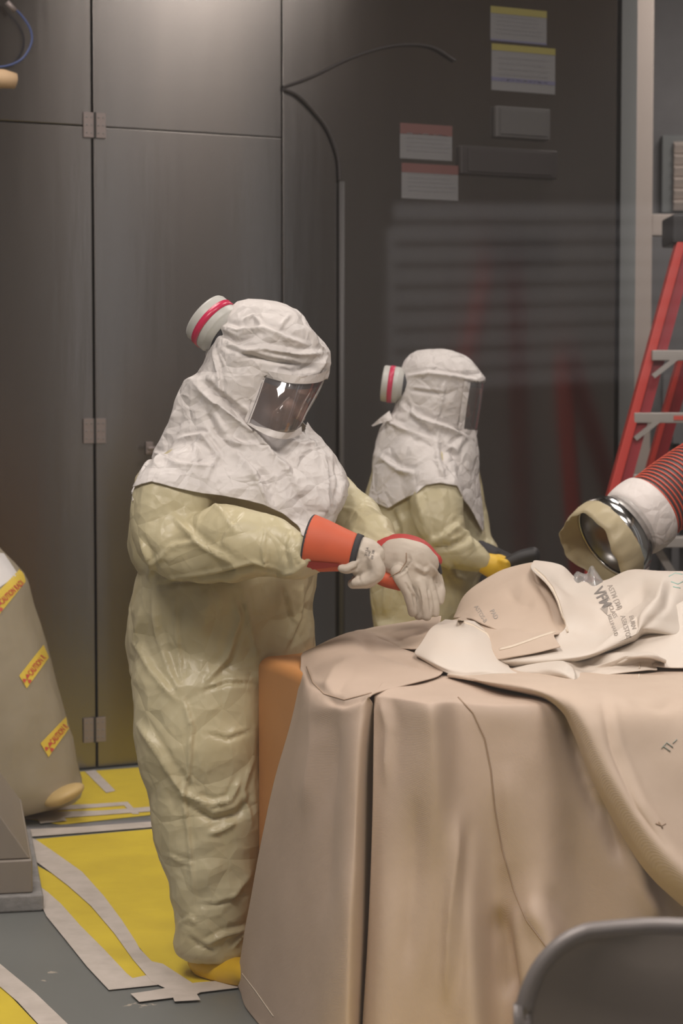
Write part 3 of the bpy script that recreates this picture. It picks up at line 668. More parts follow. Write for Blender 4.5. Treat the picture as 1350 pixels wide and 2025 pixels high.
ribbon_on(bv5, 'frayed_edge', [(905,1226),(935,1236),(962,1252),(975,1268),(988,1288)], 4, M['thread'], b5, raise_=.003)
for k, (a, b) in enumerate((((1264,1310),(1263,1340)),)): ribbon_on(bvh_of(b3, b10, b9), 'stitching', [a, b], 3, M['thread'], b3, raise_=.003)
def vec(a, s): return (s*cos(radians(a)), s*sin(radians(a)))
def stencil(bv, s, o_, ang, size, m, par, wide=1.0, bold=.01):
    x = vec(ang, size*wide); y = (vec(ang-90, size)); text_on(bv, 'stencil_lettering', s, o_, x, y, M[m], par, off=.003, bold=bold)
stencil(bv8, 'VFM', (1172,1168), 62, 30, 'ink', b8, .75, .03)
stencil(bv8, 'MILLINARD', (1200,1216), 70, 11, 'inkl', b8, .8)
stencil(bv8, 'ASTM (3M)', (1200,1158), 66, 15, 'inkl', b8, .75)
stencil(bv8, 'TYPE 1 CLASS', (1190,1170), 66, 12, 'inkl', b8, .8)
stencil(bv8, 'ASBESTOS', (1226,1218), 74, 14, 'inkl', b8, .75)
stencil(bv8, 'BURN', (1243,1218), 76, 13, 'inkl', b8, .8)
stencil(bv7, 'PAD', (968,1208), 60, 13, 'inkl', b7, .8, .02)
stencil(bv7, 'ASTOS-B', (937,1200), 58, 12, 'inkl', b7, .8)
tri = [(1183,1216),(1200,1200),(1203,1216)]
mk('stencil_mark', [hit(bv8, x, y, .003) for x, y in ((1186,1203),(1202,1200),(1200,1216))], [[0,1,2]], M['inkl'], b8)
for a in ([(1322,1140),(1335,1133),(1349,1136)], [(1326,1150),(1340,1155),(1350,1150)], [(1330,1160),(1345,1163)]):
    ribbon_on(bv8, 'marker_scribble', a, 1.6, M['teal'], b8)
bv23 = bvh_of(b3)
for a in ([(1308,1480),(1318,1468),(1330,1478)], [(1312,1476),(1325,1486)], [(1330,1470),(1338,1462)]): ribbon_on(bv23, 'marker_scribble', a, 1.5, M['tealf'], b3)
for a in ([(1296,1628),(1308,1633),(1316,1629)], [(1302,1625),(1310,1638)]): ribbon_on(bv23, 'snag', a, 2.2, M['seam'], b3)
# scrap of clear plastic sticking out of the heap
sv, sf = grid([[(1128,1150,5.6),(1140,1130,5.6),(1160,1135,5.58),(1170,1118,5.6),(1190,1150,5.6)], [(1125,1160,5.5),(1138,1142,5.46),(1158,1150,5.5),(1172,1135,5.46),(1200,1158,5.5)], [(1124,1172,5.42),(1140,1168,5.4),(1160,1166,5.42),(1176,1160,5.4),(1204,1168,5.42)]], 24, 18)
o = mk('plastic_scrap', sv, sf, M['clear'], None, True)
me = o.data; co = co_np(me); set_np(me, co + no_np(me)*(crumple(co, .04, seed=4)*.007)[:,None]); o.modifiers.new('s', 'SOLIDIFY').thickness = .001
tag(o, 'crumpled clear plastic scrap poking out behind the stencilled blanket', 'plastic scrap')

# ------------------------------------------------------------------ plastic bag with warning tape, left
def px_ring(py, xl, xr, Y, b, n=64, ph=0, lob=0, pw=2):
    s = Y/ (FPX); c = W((xl+xr)/2, py, Y); a = (xr-xl)/2*s*1.0
    out = []
    for k in range(n):
        t = 2*pi*k/n; m_ = 1+lob*sin(t*5+ph)+lob*.6*sin(t*9+ph*2)
        ct, st_ = cos(t), sin(t); e = 2/pw
        out.append(c + Vector((a*m_*math.copysign(abs(ct)**e, ct), -b*m_*math.copysign(abs(st_)**e, st_), 0)))
    return out
Yg = 7.15
rows_ = [(1035,-90,-40,.05),(1060,-110,-20,.10),(1090,-120,4,.14),(1112,-140,28,.17),(1135,-150,48,.19),(1160,-160,57,.21),(1200,-172,66,.225),(1275,-190,90,.25),(1350,-205,111,.27),(1420,-220,133,.29),(1500,-235,152,.31),(1545,-245,164,.325),(1572,-245,162,.32),(1592,-230,140,.29),(1600,-200,100,.25)]
q = MB(); q.loft([px_ring(py, xl, xr, Yg, b, 96, ph=py*.004, lob=.012) for py, xl, xr, b in rows_])
bag = empty('waste_bag', W(-40, 1600, Yg), 'cloudy plastic waste bag with three yellow radiation tapes, cut by the left edge', 'bag')
bm_ = q.build('bag_body', M['bag'], bag, sub=1)
me = evalmesh(bm_); bm_.modifiers.clear(); bm_.data = me; co = co_np(me); set_np(me, co + no_np(me)*((crumple(co, .22, (1,1,.35), seed=9)*.010 + facets(co, .16, 77, 6)*.012*(co[:,2] < .5)))[:,None]); me.materials.clear(); me.materials.append(M['bag'])
lowz = co[:,2].min(); print('bag low', lowz)
bbv = BVHTree.FromPolygons([v.co.copy() for v in me.vertices], [list(p.vertices) for p in me.polygons])
MB().ell(W(60, 1575, Yg), (.15, .12, .05)).ell(W(-60, 1560, Yg), (.16, .14, .08)).build('yellow_contents', M['shoe'], bag, True)
MB().ell(W(126, 1572, Yg-.17), (.078, .08, .028), Matrix.Rotation(-.42, 3, 'Y')).build('amber_contents', M['ambery'], bag, True)
q = MB(); q.loft([px_ring(py, xl-1, xr+1.5, Yg, b+.004, 64) for py, xl, xr, b in rows_[1:6]], False)
def patch_on(bvh, name, quad, m, parent, off=.003, nu=14, nv=6):
    a, b, c, d = [np.array(p, float) for p in quad]; V = []
    for j in range(nv):
        for i in range(nu):
            u, v = i/(nu-1), j/(nv-1); p = (a*(1-u)+b*u)*(1-v)+(d*(1-u)+c*u)*v; q0 = p.copy()
            for _ in range(12):
                if bvh.ray_cast(CAM, (W(q0[0], q0[1], 5)-CAM).normalized())[0] is not None: break
                q0 = q0 + np.array([-1.5, .5])
            V.append(hit(bvh, q0[0], q0[1], off, Yg))
    F = [[j*nu+i, (j+1)*nu+i, (j+1)*nu+i+1, j*nu+i+1] for j in range(nv-1) for i in range(nu-1)]
    return mk(name, V, F, m, parent, True)
patch_on(bbv, 'bag_cap', [(-30,1090),(8,1094),(36,1136),(-30,1182)], M['bagtop'], bag, .004)
def trefoil(bvh, c, r, ang, m, par, off=.006):
    V = []; F = []
    for k in range(3):
        a0 = ang + k*120; n0 = len(V)
        for j in range(5): V.append(hit(bvh, c[0]+r*cos(radians(a0-28+14*j)), c[1]+r*1.1*sin(radians(a0-28+14*j)), off, Yg))
        for j in range(5): V.append(hit(bvh, c[0]+r*.28*cos(radians(a0+28-14*j)), c[1]+r*.28*sin(radians(a0+28-14*j)), off, Yg))
        F.append(list(range(n0, n0+10)))
    n0 = len(V); V += [hit(bvh, c[0]+r*.17*cos(2*pi*j/8), c[1]+r*.17*sin(2*pi*j/8), off, Yg) for j in range(8)]; F.append(list(range(n0, n0+8)))
    mk('radiation_symbol', V, F, m, par)
for qd, org, a, tre in ((((-25,1192),(44,1120),(51,1150),(-15,1232)), (5,1196), -44, (-2,1200)), (((38,1336),(86,1275),(97,1300),(53,1361)), (63,1337), -52, (54,1343)), (((80,1470),(132,1416),(137,1440),(96,1497)), (106,1473), -50, (98,1478))):
    tp = patch_on(bbv, 'warning_tape', qd, M['rtape'], bag, .004, 20, 6)
    x = vec(a, 8.5); y = vec(a-90, 17)
    text_on(bbv, 'tape_lettering', 'CAUTION RADIOACTIVE'[:12 if org[0] < 30 else 9], org, x, y, M['rred'], tp, off=.0065, bold=.02)
    trefoil(bbv, tre, 9, a+90, M['rred'], tp, .0065)

# ------------------------------------------------------------------ folding chair, front right
cx_ = .490; cy_ = 2.86
ch = empty('folding_chair', (cx_, cy_-.2, 0), 'grey metal folding chair with rounded back, blurred in the front right corner', 'chair')
def cz(py): return W(1340, py, cy_).z
ztop = cz(1830); hw = .232; lean = .10
def chp(x, z, off=0): return Vector((cx_+x, cy_ - (z-ztop)*lean*-1 - off, z))
def arch(hw_, zt_, r, zb_):
    P = [(-hw_, zb_), (-hw_, zt_-r*1.25)]
    for k in range(1, 12):
        a = pi - (pi/2)*k/12; P.append((-hw_+r+r*cos(a), zt_-r*1.25+r*1.2*sin(a)))
    P += [(-hw_*.22, zt_-.001), (0, zt_-.002)]
    return P + [(-x, z) for x, z in P[-2::-1]]
tubeP = [chp(x, z) for x, z in arch(hw, ztop, .12, .12)]
MB().tube(smooth_path(tubeP, 2), .0125, 14).build('back_frame', M['chairt'], ch, True)
# curved sheet panel
V = []; nn = 36; mm = 18; zb_ = ztop-.26
out = arch(hw-.006, ztop-.006, .115, zb_)
def halfw(z):
    if z > ztop-.006-.115*1.25: 
        s = (z-(ztop-.006-.115*1.25))/(.115*1.25); s = min(1, s); return (hw-.006-.115)+.115*math.sqrt(max(0, 1-s*s))
    return hw-.006
for j in range(mm):
    z = zb_+(ztop-.008-zb_)*j/(mm-1)
    h_ = halfw(z)
    for i in range(nn):
        u = -1+2*i/(nn-1); x = u*h_; V.append(chp(x, z, -.035*(1-u*u)-.004))
F = [[j*nn+i, j*nn+i+1, (j+1)*nn+i+1, (j+1)*nn+i] for j in range(mm-1) for i in range(nn-1)]
o = mk('backrest', V, F, M['chair'], ch, True); s = o.modifiers.new('s', 'SOLIDIFY'); s.thickness = .003; s.offset = 0
MB().box((cx_, cy_-.22, .44), (.40, .40, .022)).build('seat', M['chair'], ch, bevel=.01)
for s in (-1, 1):
    MB().tube([(cx_+s*.215, cy_-.04, .44), (cx_+s*.215, cy_+.10, .01)], .011, 12).build('leg', M['chairt'], ch, True)
    MB().tube([chp(s*hw, .30), (cx_+s*.225, cy_-.40, .01)], .012, 12).build('leg', M['chairt'], ch, True)
MB().tube([(cx_-.215, cy_+.07, .12), (cx_+.215, cy_+.07, .12)], .009, 10).build('stretcher', M['chairt'], ch, True)

# ------------------------------------------------------------------ stepladder
LY = 8.35
ld = empty('stepladder', (wx(1330, LY), LY, 0), 'red stepladder with metal treads in front of the cream window frame', 'ladder')
def lp(px, py, Y=LY): return W(px, py, Y)
def ladder_side(top, bot, Y0, Y1, name, wpx, m1, m2, flange):
    a = lp(top[0], top[1], Y0); b0 = lp(bot[0], bot[1], Y0); k = a.z/(a.z-b0.z); bx = a.x+(b0.x-a.x)*k
    b = Vector((bx, Y1, .005)); wm = wpx*LY/FPX
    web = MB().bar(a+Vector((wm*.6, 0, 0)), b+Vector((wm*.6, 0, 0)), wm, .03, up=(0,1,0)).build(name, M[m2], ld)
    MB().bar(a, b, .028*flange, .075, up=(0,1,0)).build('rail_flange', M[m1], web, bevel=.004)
    return a, b
a, b = ladder_side((1345,478), (1160,1118), LY, LY-.25, 'front_rail', 28, 'ladder', 'ladderd', 1.3)
a2, b2_ = ladder_side((1347,700), (1287,945), LY+.35, LY+.75, 'rear_rail', 26, 'ladder', 'ladderd', .8)
def rpx(py): return 1345+(1160-1345)*(py-478)/(1118-478)
hwid = .62
for k, py in enumerate((592, 703, 826, 948, 1071, 1190)):
    x = rpx(py); p = lp(x+6, py, LY-.08); wd_ = (1345+75-x)*2.0*LY/FPX if False else (2*(1392-x))*LY/FPX
    if py < 600: continue
    tr = MB().box(p+Vector((wd_/2, 0, 0)), (wd_, .09, .042)).build('tread', M['alu'], ld, bevel=.003)
    MB().bar(p+Vector((.005, -.04, -.085)), p+Vector((.10, -.04, -.01)), .012, .02).build('brace', M['alu'], tr)
    if k == 3-1: MB().box(p+Vector((.22, -.047, .0)), (.12, .004, .018)).build('red_label', M['rred'], tr)
# mirrored far rails (outside the frame at right but part of the ladder)
X2 = wx(1392, LY)
for (pa, pb, nm) in ((a, b, 'front_rail'), (a2, b2_, 'rear_rail')):
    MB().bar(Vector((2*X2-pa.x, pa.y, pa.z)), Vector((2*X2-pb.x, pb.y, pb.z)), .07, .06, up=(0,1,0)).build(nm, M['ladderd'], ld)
MB().box((X2, LY+.1, a.z+.05), ((X2-a.x)*2+.08, .28, .12)).build('top_cap', M['black'], ld, bevel=.01)
MB().bar(lp(1290, 1070), lp(1345, 1160), .02, .03).build('brace', M['alu'], ld)

# ------------------------------------------------------------------ extraction hose
HY = 6.2
hs = empty('extraction_hose', W(1240, 1040, HY), 'orange and black ribbed extraction hose with steel flanged mouth hanging at the right', 'hose')
ax = (W(1205, 1075, HY-.06) - W(1275, 1005, HY+.06)).normalized()   # mouth direction
c0 = W(1208, 1066, HY); 
def ringpts(c, ax_, r, n=64, sq=1.0):
    u = ax_.cross(Vector((0,0,1))).normalized(); v = ax_.cross(u); return [c+u*(r*cos(2*pi*k/n))+v*(r*sin(2*pi*k/n)) for k in range(n)]
AX = Vector((-.75, -.42, -.50)).normalized()
q = MB()
K = 1.2; KT = .8
prof = [(0.012,.102),(.012,.108),(0,.112),(-.040,.112),(-.044,.104),(-.06,.102),(-.055,.090),(-.115,.086),(-.13,.086)]
q.loft([ringpts(c0+AX*t*KT, AX, r*K) for t, r in prof], False)
o = q.build('flange', M['bright'], hs, True); s = o.modifiers.new('s', 'SOLIDIFY'); s.thickness = .004; s.offset = 1
q = MB(); q.loft([ringpts(c0+AX*t*KT, AX, r*K) for t, r in [(0.01,.100),(-.05,.096),(-.056,.082),(-.22,.078)]], False)
o = q.build('inner_liner', M['duct'], hs, True)
q = MB(); n = 96; prof2 = []
for j, (t, r) in enumerate([(-.010,.1145),(.015,.1155),(.045,.116),(.075,.114),(.098,.109)]):
    R_ = ringpts(c0+AX*t*KT, AX, r*K, n)
    prof2.append([p + (p-(c0+AX*t*KT)).normalized()*(.003*sin(k*.20+j*.3)+.0012*sin(k*1.1))*j*.5 + AX*(.010*sin(k*.13+2.2)+.003*sin(k*.52))*j*.35 for k, p in enumerate(R_)])
q.loft(prof2, False); o = q.build('plastic_skirt', M['plasy'], hs, True); o.modifiers.new('s', 'SOLIDIFY').thickness = .0015
q = MB(); q.loft([ringpts(c0+AX*t*KT, AX, r*K) for t, r in [(-.098,.088),(-.108,.096),(-.14,.100),(-.18,.101),(-.215,.099),(-.225,.094)]], True)
o = q.build('taped_collar', M['wtape'], hs, True, sub=1)
P = smooth_path([c0-AX*.165, c0-AX*.20, c0-AX*.30, c0-AX*.42+Vector((0,0,-.01)), c0-AX*.55+Vector((0,0,-.05)), c0-AX*.66+Vector((0,0,-.14)), c0-AX*.72+Vector((0,0,-.28))], 10)
q = MB(); q.tube(P, .106, 40); q.build('hose_wall', M['hose'], hs, True)
# helix
L_ = [0]
for i in range(1, len(P)): L_.append(L_[-1]+(P[i]-P[i-1]).length)
def at_len(s):
    for i in range(1, len(P)):
        if L_[i] >= s: f = (s-L_[i-1])/(L_[i]-L_[i-1]); return P[i-1].lerp(P[i], f), (P[i]-P[i-1]).normalized()
    return P[-1], (P[-1]-P[-2]).normalized()
hx = []; pitch_ = .0155; s = 0; N_ = 36; steps = int(L_[-1]/pitch_*N_)
for k in range(steps):
    c, t = at_len(k*pitch_/N_); u = Vector((0,-1,0)); u = (u-t*t.dot(u)).normalized(); v = t.cross(u); a_ = 2*pi*k/N_
    hx.append(c+(u*cos(a_)+v*sin(a_))*.1075)
MB().tube(hx, .0033, 5).build('hose_helix', M['hosered'], hs, True)
MB().tube([P[-1], P[-1]+Vector((.2,0,-.3)), Vector((P[-1].x+.25, P[-1].y, .11))], .106, 24).build('hose_tail', M['hose'], hs, True)
# ------------------------------------------------------------------ the two workers
def table(rows, py):
    ys = [r[0] for r in rows]; return [float(np.interp(py, ys, [r[k] for r in rows])) for k in range(1, len(rows[0]))]
def loft_rows(q, rows, step=14, n=56, pw=2.2):
    y = rows[0][0]; rings = []; out = []
    while y < rows[-1][0]: out.append(y); y += step
    out.append(rows[-1][0])
    for py in out:
        xl, xr, Y, b = table(rows, py); rings.append(px_ring(py, xl, xr, Y, b, n, pw=pw))
    q.loft(rings); return q
def ptube(q, pts, n=24, k=4):
    """tube through (px, py, Y, r) or (px, py, Y, r_depth, r_side) with rounded ends"""
    P = [W(p[0], p[1], p[2]) for p in pts]; R = [Vector((p[3], p[4] if len(p) > 4 else p[3], 0)) for p in pts]
    PP = smooth_path(P, k); RR = smooth_path(R, k)
    t0 = (PP[0]-PP[1]).normalized(); t1 = (PP[-1]-PP[-2]).normalized()
    a = []; ra = []
    for f in (.97, .8, .45): a.append(PP[0]+t0*RR[0].x*f*.8); ra.append(tuple(c*math.sqrt(1-f*f) for c in RR[0][:2]))
    b = []; rb = []
    for f in (.45, .8, .97): b.append(PP[-1]+t1*RR[-1].x*f*.8); rb.append(tuple(c*math.sqrt(1-f*f) for c in RR[-1][:2]))
    q.tube(a+PP+b, ra+[(max(r.x,.001), max(r.y,.001)) for r in RR]+rb, n); return q
def displace(me, arr): set_np(me, co_np(me)+no_np(me)*arr[:,None])

def head_pieces(q, c, f, up, s=1.0):
    """a face: skull, jaw, nose, brows, cheeks, lips, ears; f = facing direction"""
    f = f.normalized(); up = (up - f*up.dot(f)).normalized(); r = f.cross(up); R = Matrix((r, f, up)).transposed()
    def e(x, y, z, a, b, d): q.ell(c + R @ Vector((x*s, y*s, z*s)), (a*s, b*s, d*s), R, 20, 14)
    e(0, -.012, .03, .077, .095, .092); e(0, .02, -.045, .058, .068, .068); e(0, .060, -.088, .026, .022, .02)
    e(0, .090, -.012, .011, .020, .028); e(0, .100, -.028, .016, .016, .012)
    for k in (-1, 1):
        e(k*.034, .070, -.02, .024, .018, .022); e(k*.030, .078, .030, .026, .012, .008); e(k*.078, -.005, -.008, .008, .018, .030)
    e(0, .082, -.056, .024, .012, .006); e(0, .080, -.066, .021, .012, .007)
    return R, up
def hair_cap(c, R, s, par, voxel=.006):
    q = MB(); q.ell(c + R @ Vector((0, -.02*s, .045*s)), (.084*s, .098*s, .088*s), R, 24, 16)
    return q.build('hair', M['hair'], par, True)

def glove(par, cuff, band, palm, fingers, thumb, mats, nm='glove', voxel=.0035, extra=None):
    """cuff: tube points flaring to the sleeve; palm pieces and five separate finger chains"""
    q = MB()
    for t in palm: ptube(q, t, 20)
    for t in fingers + [thumb]: ptube(q, t, 14)
    me = remesh(q, voxel, 3); co = co_np(me)
    displace(me, crumple(co, .035, seed=3)*.0022 + vnoise(co, (22,22,22), 4)*.002)
    if extra: strokes(me, extra)
    g = mko(nm, me, M['leather'], par, True)
    if cuff:
        q = MB(); P = smooth_path([W(*p[:3]) for p in cuff], 5); RR = smooth_path([Vector((p[3], p[4], 0)) for p in cuff], 5)
        q.tube(P, [(r.x, r.y) for r in RR], 40, False)
        o = q.build('cuff', M[mats[0]], g, True); s = o.modifiers.new('s', 'SOLIDIFY'); s.thickness = .004; s.offset = 1
        t = (P[0]-P[1]).normalized(); U = (Vector((0,-1,0)) - t*t.dot(Vector((0,-1,0)))*1).normalized(); t2 = (P[1]-P[0]).normalized(); U = (Vector((0,-1,0)) - t2*t2.dot(Vector((0,-1,0)))).normalized(); V_ = t2.cross(U)
        r0 = RR[0]; rim = [P[0]+U*(r0.x*cos(a))+V_*(r0.y*sin(a)) for a in [2*pi*k/48 for k in range(49)]]
        MB().tube(rim, .0042, 8, False).build('cuff_binding', M['blackcloth'], o, True)
        if band:
            q = MB(); Pb = [W(*p[:3]) for p in band]; q.tube(Pb, [(p[3], p[4]) for p in band], 36, False)
            o2 = q.build('wrist_strap', M['blackcloth'], g, True); s = o2.modifiers.new('s', 'SOLIDIFY'); s.thickness = .004; s.offset = 1
    return g

def canister(par, c, axis, r, L):
    axis = axis.normalized()
    def rg(t, rr): return ringpts(c+axis*t, axis, rr, 48)
    q = MB(); q.loft([rg(-.012, r*.80), rg(-.012, r*.86), rg(0, r*.88), rg(.004, r*.97), rg(.008, r), rg(L-.006, r), rg(L, r*.96), rg(L+.001, r*.7), rg(L-.004, r*.66)])
    g = q.build('filter_canister', M['filter'], par, True)
    q = MB(); q.loft([rg(L*.36, r+.0008), rg(L*.36, r+.002), rg(L*.64, r+.002), rg(L*.64, r+.0008)], False); q.build('crimson_band', M['magenta'], g, True)['label'] = 'crimson band round the filter'
    q = MB(); q.loft([rg(-.03, r*.72), rg(-.004, r*.84)], False); q.build('filter_gasket', M['blackcloth'], g, True)
    return g

def in_poly(X, Y, poly):
    r = np.zeros(len(X), bool); n = len(poly)
    for i in range(n):
        x0, y0 = poly[i]; x1, y1 = poly[(i+1) % n]
        c = ((y0 > Y) != (y1 > Y)) & (X < (x1-x0)*(Y-y0)/(y1-y0+1e-9)+x0); r ^= c
    return r
def hood_shell(name, rows, bottom, back_bottom, par, seed, folds, hole, n=220, m=150, amp=.006, cell=.06, over=None, Yc=5.3):
    """open shroud: crown at the top, wavy lower hem given as image x -> y"""
    top = rows[0][0]; bx = [b[0] for b in bottom]; by = [b[1] for b in bottom]
    ymaxr = rows[-1][0]; V = []
    for j in range(m):
        v = j/(m-1)
        for k in range(n):
            t = 2*pi*k/n
            # find hem height for this direction: iterate as the width depends on it
            pb = ymaxr
            for _ in range(3):
                xl, xr, Y, b = table(rows, pb); x = (xl+xr)/2 - (xr-xl)/2*cos(t)*-1
                fr = max(0, min(1, sin(t)*2+.5)); pb = np.interp(x, bx, by)*fr + back_bottom*(1-fr)
            vv = v**.85; py = top + (pb-top)*vv
            xl, xr, Y, b = table(rows, py); c = W((xl+xr)/2, py, Y); a = (xr-xl)/2*Y/FPX
            e = 2/2.15; ct, st = cos(t), sin(t)
            V.append(c + Vector((a*math.copysign(abs(ct)**e, ct), -b*math.copysign(abs(st)**e, st), 0)))
    F = [[j*n+k, j*n+(k+1) % n, (j+1)*n+(k+1) % n, (j+1)*n+k] for j in range(m-1) for k in range(n)]
    V.append(W((rows[0][1]+rows[0][2])/2, top-1, rows[0][3])); F += [[len(V)-1, (k+1) % n, k] for k in range(n)]
    me = bpy.data.meshes.new(name); me.from_pydata([tuple(v) for v in V], [], F); me.update(); fixnormals(me)
    co = co_np(me); no = no_np(me)
    if ((co-co.mean(0))*no).sum() < 0: me.flip_normals()
    if over:
        tree = bvh_of(over); co = co_np(me).copy(); push = np.zeros(len(co))
        for i, p in enumerate(co):
            if i//n < m*.35: continue
            h = tree.ray_cast(Vector((p[0], 0, p[2])), Vector((0, 1, 0)))
            if h[0] is not None and p[1] < Yc+.06: push[i] = max(0, p[1]-(h[0].y-.012))
        grd = push[:n*m].reshape(m, n).copy(); g0 = grd.copy()
        for _ in range(14): 
            up_ = np.vstack([grd[:1], grd[:-1]]); dn = np.vstack([grd[1:], grd[-1:]])
            grd = np.maximum(g0, (grd + np.roll(grd, 1, 1) + np.roll(grd, -1, 1) + up_ + dn)/5)
        push[:n*m] = grd.reshape(-1); co[:,1] -= push; set_np(me, co)
    co = co_np(me); displace(me, crumple(co, cell, seed=seed)*amp*.45 + facets(co, cell*1.3, seed+3)*amp*1.6 + crumple(co, cell*.45, seed=seed+1)*amp*.25 + vnoise(co, (4,4,4), seed)*amp*1.2)
    strokes(me, folds)
    if hole:
        co = co_np(me); X, Y_ = proj_px(co); ins = in_poly(X, Y_, hole) & (co[:,1] < Yc+.07)
        bm = bmesh.new(); bm.from_mesh(me); bm.verts.ensure_lookup_table()
        bmesh.ops.delete(bm, geom=[bm.verts[i] for i in np.nonzero(ins)[0]], context='VERTS'); bm.to_mesh(me); bm.free()
    o = mko(name, me, M['tyvek'], par, True); s = o.modifiers.new('s', 'SOLIDIFY'); s.thickness = .0015; s.offset = -1
    return o

# ---- near worker
p1 = empty('person', (wx(430, 5.15), 5.2, 0), 'person in white hood and pale coverall bending over the blankets with orange cuffed gloves', 'person', 'workers in protective suits')
q = MB()
loft_rows(q, [(855,440,590,5.30,.10),(880,390,630,5.30,.15),(910,350,660,5.30,.18),(960,318,672,5.30,.20),(1040,296,650,5.30,.21),(1120,276,630,5.30,.21),(1200,257,626,5.30,.215),(1280,250,627,5.32,.215),(1330,251,620,5.32,.20),(1352,270,600,5.32,.16)])
loft_rows(q, [(1270,262,520,5.24,.12),(1340,251,522,5.21,.14),(1440,262,516,5.19,.135),(1500,273,519,5.18,.13),(1560,288,523,5.18,.125),(1640,306,519,5.18,.118),(1720,326,509,5.17,.110),(1790,342,502,5.17,.105),(1830,348,499,5.17,.105),(1862,345,497,5.17,.105),(1882,356,494,5.17,.10),(1892,384,486,5.17,.085)])
loft_rows(q, [(1270,440,626,5.46,.12),(1400,470,620,5.47,.12),(1600,490,600,5.48,.11),(1800,500,592,5.48,.10),(1862,500,590,5.48,.10),(1880,512,580,5.48,.07)])
# near sleeve
ptube(q, [(392,935,5.17,.085,.095),(345,985,5.10,.095,.105),(335,1050,5.06,.09,.10),(372,1088,5.02,.085,.088),(440,1078,4.98,.085,.085),(520,1082,4.94,.08,.080),(580,1096,4.91,.066,.066),(618,1094,4.89,.048,.048)], 28)
ptube(q, [(318,960,5.22,.08,.065),(298,1040,5.24,.08,.055),(300,1100,5.24,.08,.055),(320,1125,5.2,.06,.04)], 20)
# far sleeve
ptube(q, [(622,955,5.44,.07),(662,1000,5.38,.075,.075),(700,1040,5.30,.07,.068),(735,1064,5.2,.055,.055),(762,1088,5.12,.045,.045)], 24)
me = remesh(q, .0062, 6); co = co_np(me); X, Yp = proj_px(co)
low = np.clip((Yp-1150)/100, 0, 1)
d = facets(co, .17, 21, stretch=(1,1,.6))*.020 + facets(co, .07, 23, 5)*.005 + crumple(co, .07, (1,1,.6), seed=22)*.003 + vnoise(co, (3,3,1.6), 5)*.010
displace(me, d)
strokes(me, [
 ([(300,1158),(350,1152),(420,1142),(500,1122),(560,1140)], 7.2, -0.0144), ([(275,1060),(300,1120),(296,1150)], 7.2, 0.0101), ([(300,1120),(340,1080),(400,1070)], 8.0, 0.0072),
 ([(330,1010),(400,1080),(470,1120)], 9.600000000000001, 0.0086), ([(400,980),(440,1010),(470,1060)], 7.2, 0.0072), ([(480,1010),(440,1050),(430,1080)], 6.4, -0.0072), ([(500,1010),(560,1030),(600,1050)], 7.2, 0.0058),
 ([(530,1030),(520,1080),(525,1130)], 4.800000000000001, 0.0072), ([(575,1040),(560,1080),(575,1130)], 6.4, -0.0058), ([(600,1060),(580,1090),(600,1120)], 5.6000000000000005, 0.0065), ([(620,1100),(585,1130),(550,1140)], 6.4, 0.0058),
 ([(300,1170),(310,1250),(335,1330),(360,1380)], 9.600000000000001, 0.0086), ([(345,1170),(350,1260),(362,1370)], 5.6000000000000005, 0.0072), ([(280,1190),(268,1270),(300,1330),(360,1400)], 11.200000000000001, 0.0101), ([(460,1180),(475,1220),(450,1300),(395,1360)], 8.0, 0.0101), ([(480,1160),(500,1260),(510,1300)], 7.2, 0.0086),
 ([(395,1370),(450,1350),(505,1352)], 5.6000000000000005, -0.0072), ([(360,1375),(380,1440),(372,1490)], 6.4, 0.0086), ([(265,1420),(300,1470),(362,1568),(395,1578)], 12.8, 0.0115), ([(380,1450),(372,1530),(362,1572),(372,1640),(385,1790)], 5.6000000000000005, 0.0086),
 ([(360,1572),(420,1590),(455,1582),(480,1530)], 7.2, 0.0115), ([(365,1588),(420,1622),(470,1610),(500,1570)], 11.200000000000001, -0.0130), ([(410,1650),(440,1640),(470,1622)], 8.0, 0.0086), ([(500,1500),(480,1560),(500,1640)], 7.2, 0.0072), ([(405,1450),(450,1462),(500,1445)], 6.4, -0.0058),
 ([(330,1690),(360,1705),(385,1708)], 4.800000000000001, 0.0058), ([(385,1790),(430,1790),(500,1765)], 5.6000000000000005, -0.0072), ([(500,1720),(470,1760),(450,1785)], 9.600000000000001, 0.0086), ([(350,1830),(375,1815),(395,1830)], 6.4, 0.0072), ([(400,1870),(440,1850),(495,1835)], 8.0, 0.0101), ([(370,1850),(395,1870),(430,1882)], 7.2, -0.0072), ([(455,1880),(480,1850),(498,1842)], 4.800000000000001, 0.0058),
 ([(650,1000),(700,1010),(735,1040)], 6.4, 0.0058), ([(690,1050),(720,1060),(752,1080)], 4.800000000000001, 0.0058), ([(600,1150),(590,1220),(560,1290)], 8.0, 0.0086), ([(560,1160),(575,1240)], 7.2, -0.0072)])
suit = mko('coverall', me, M['tyveky'], p1, True)
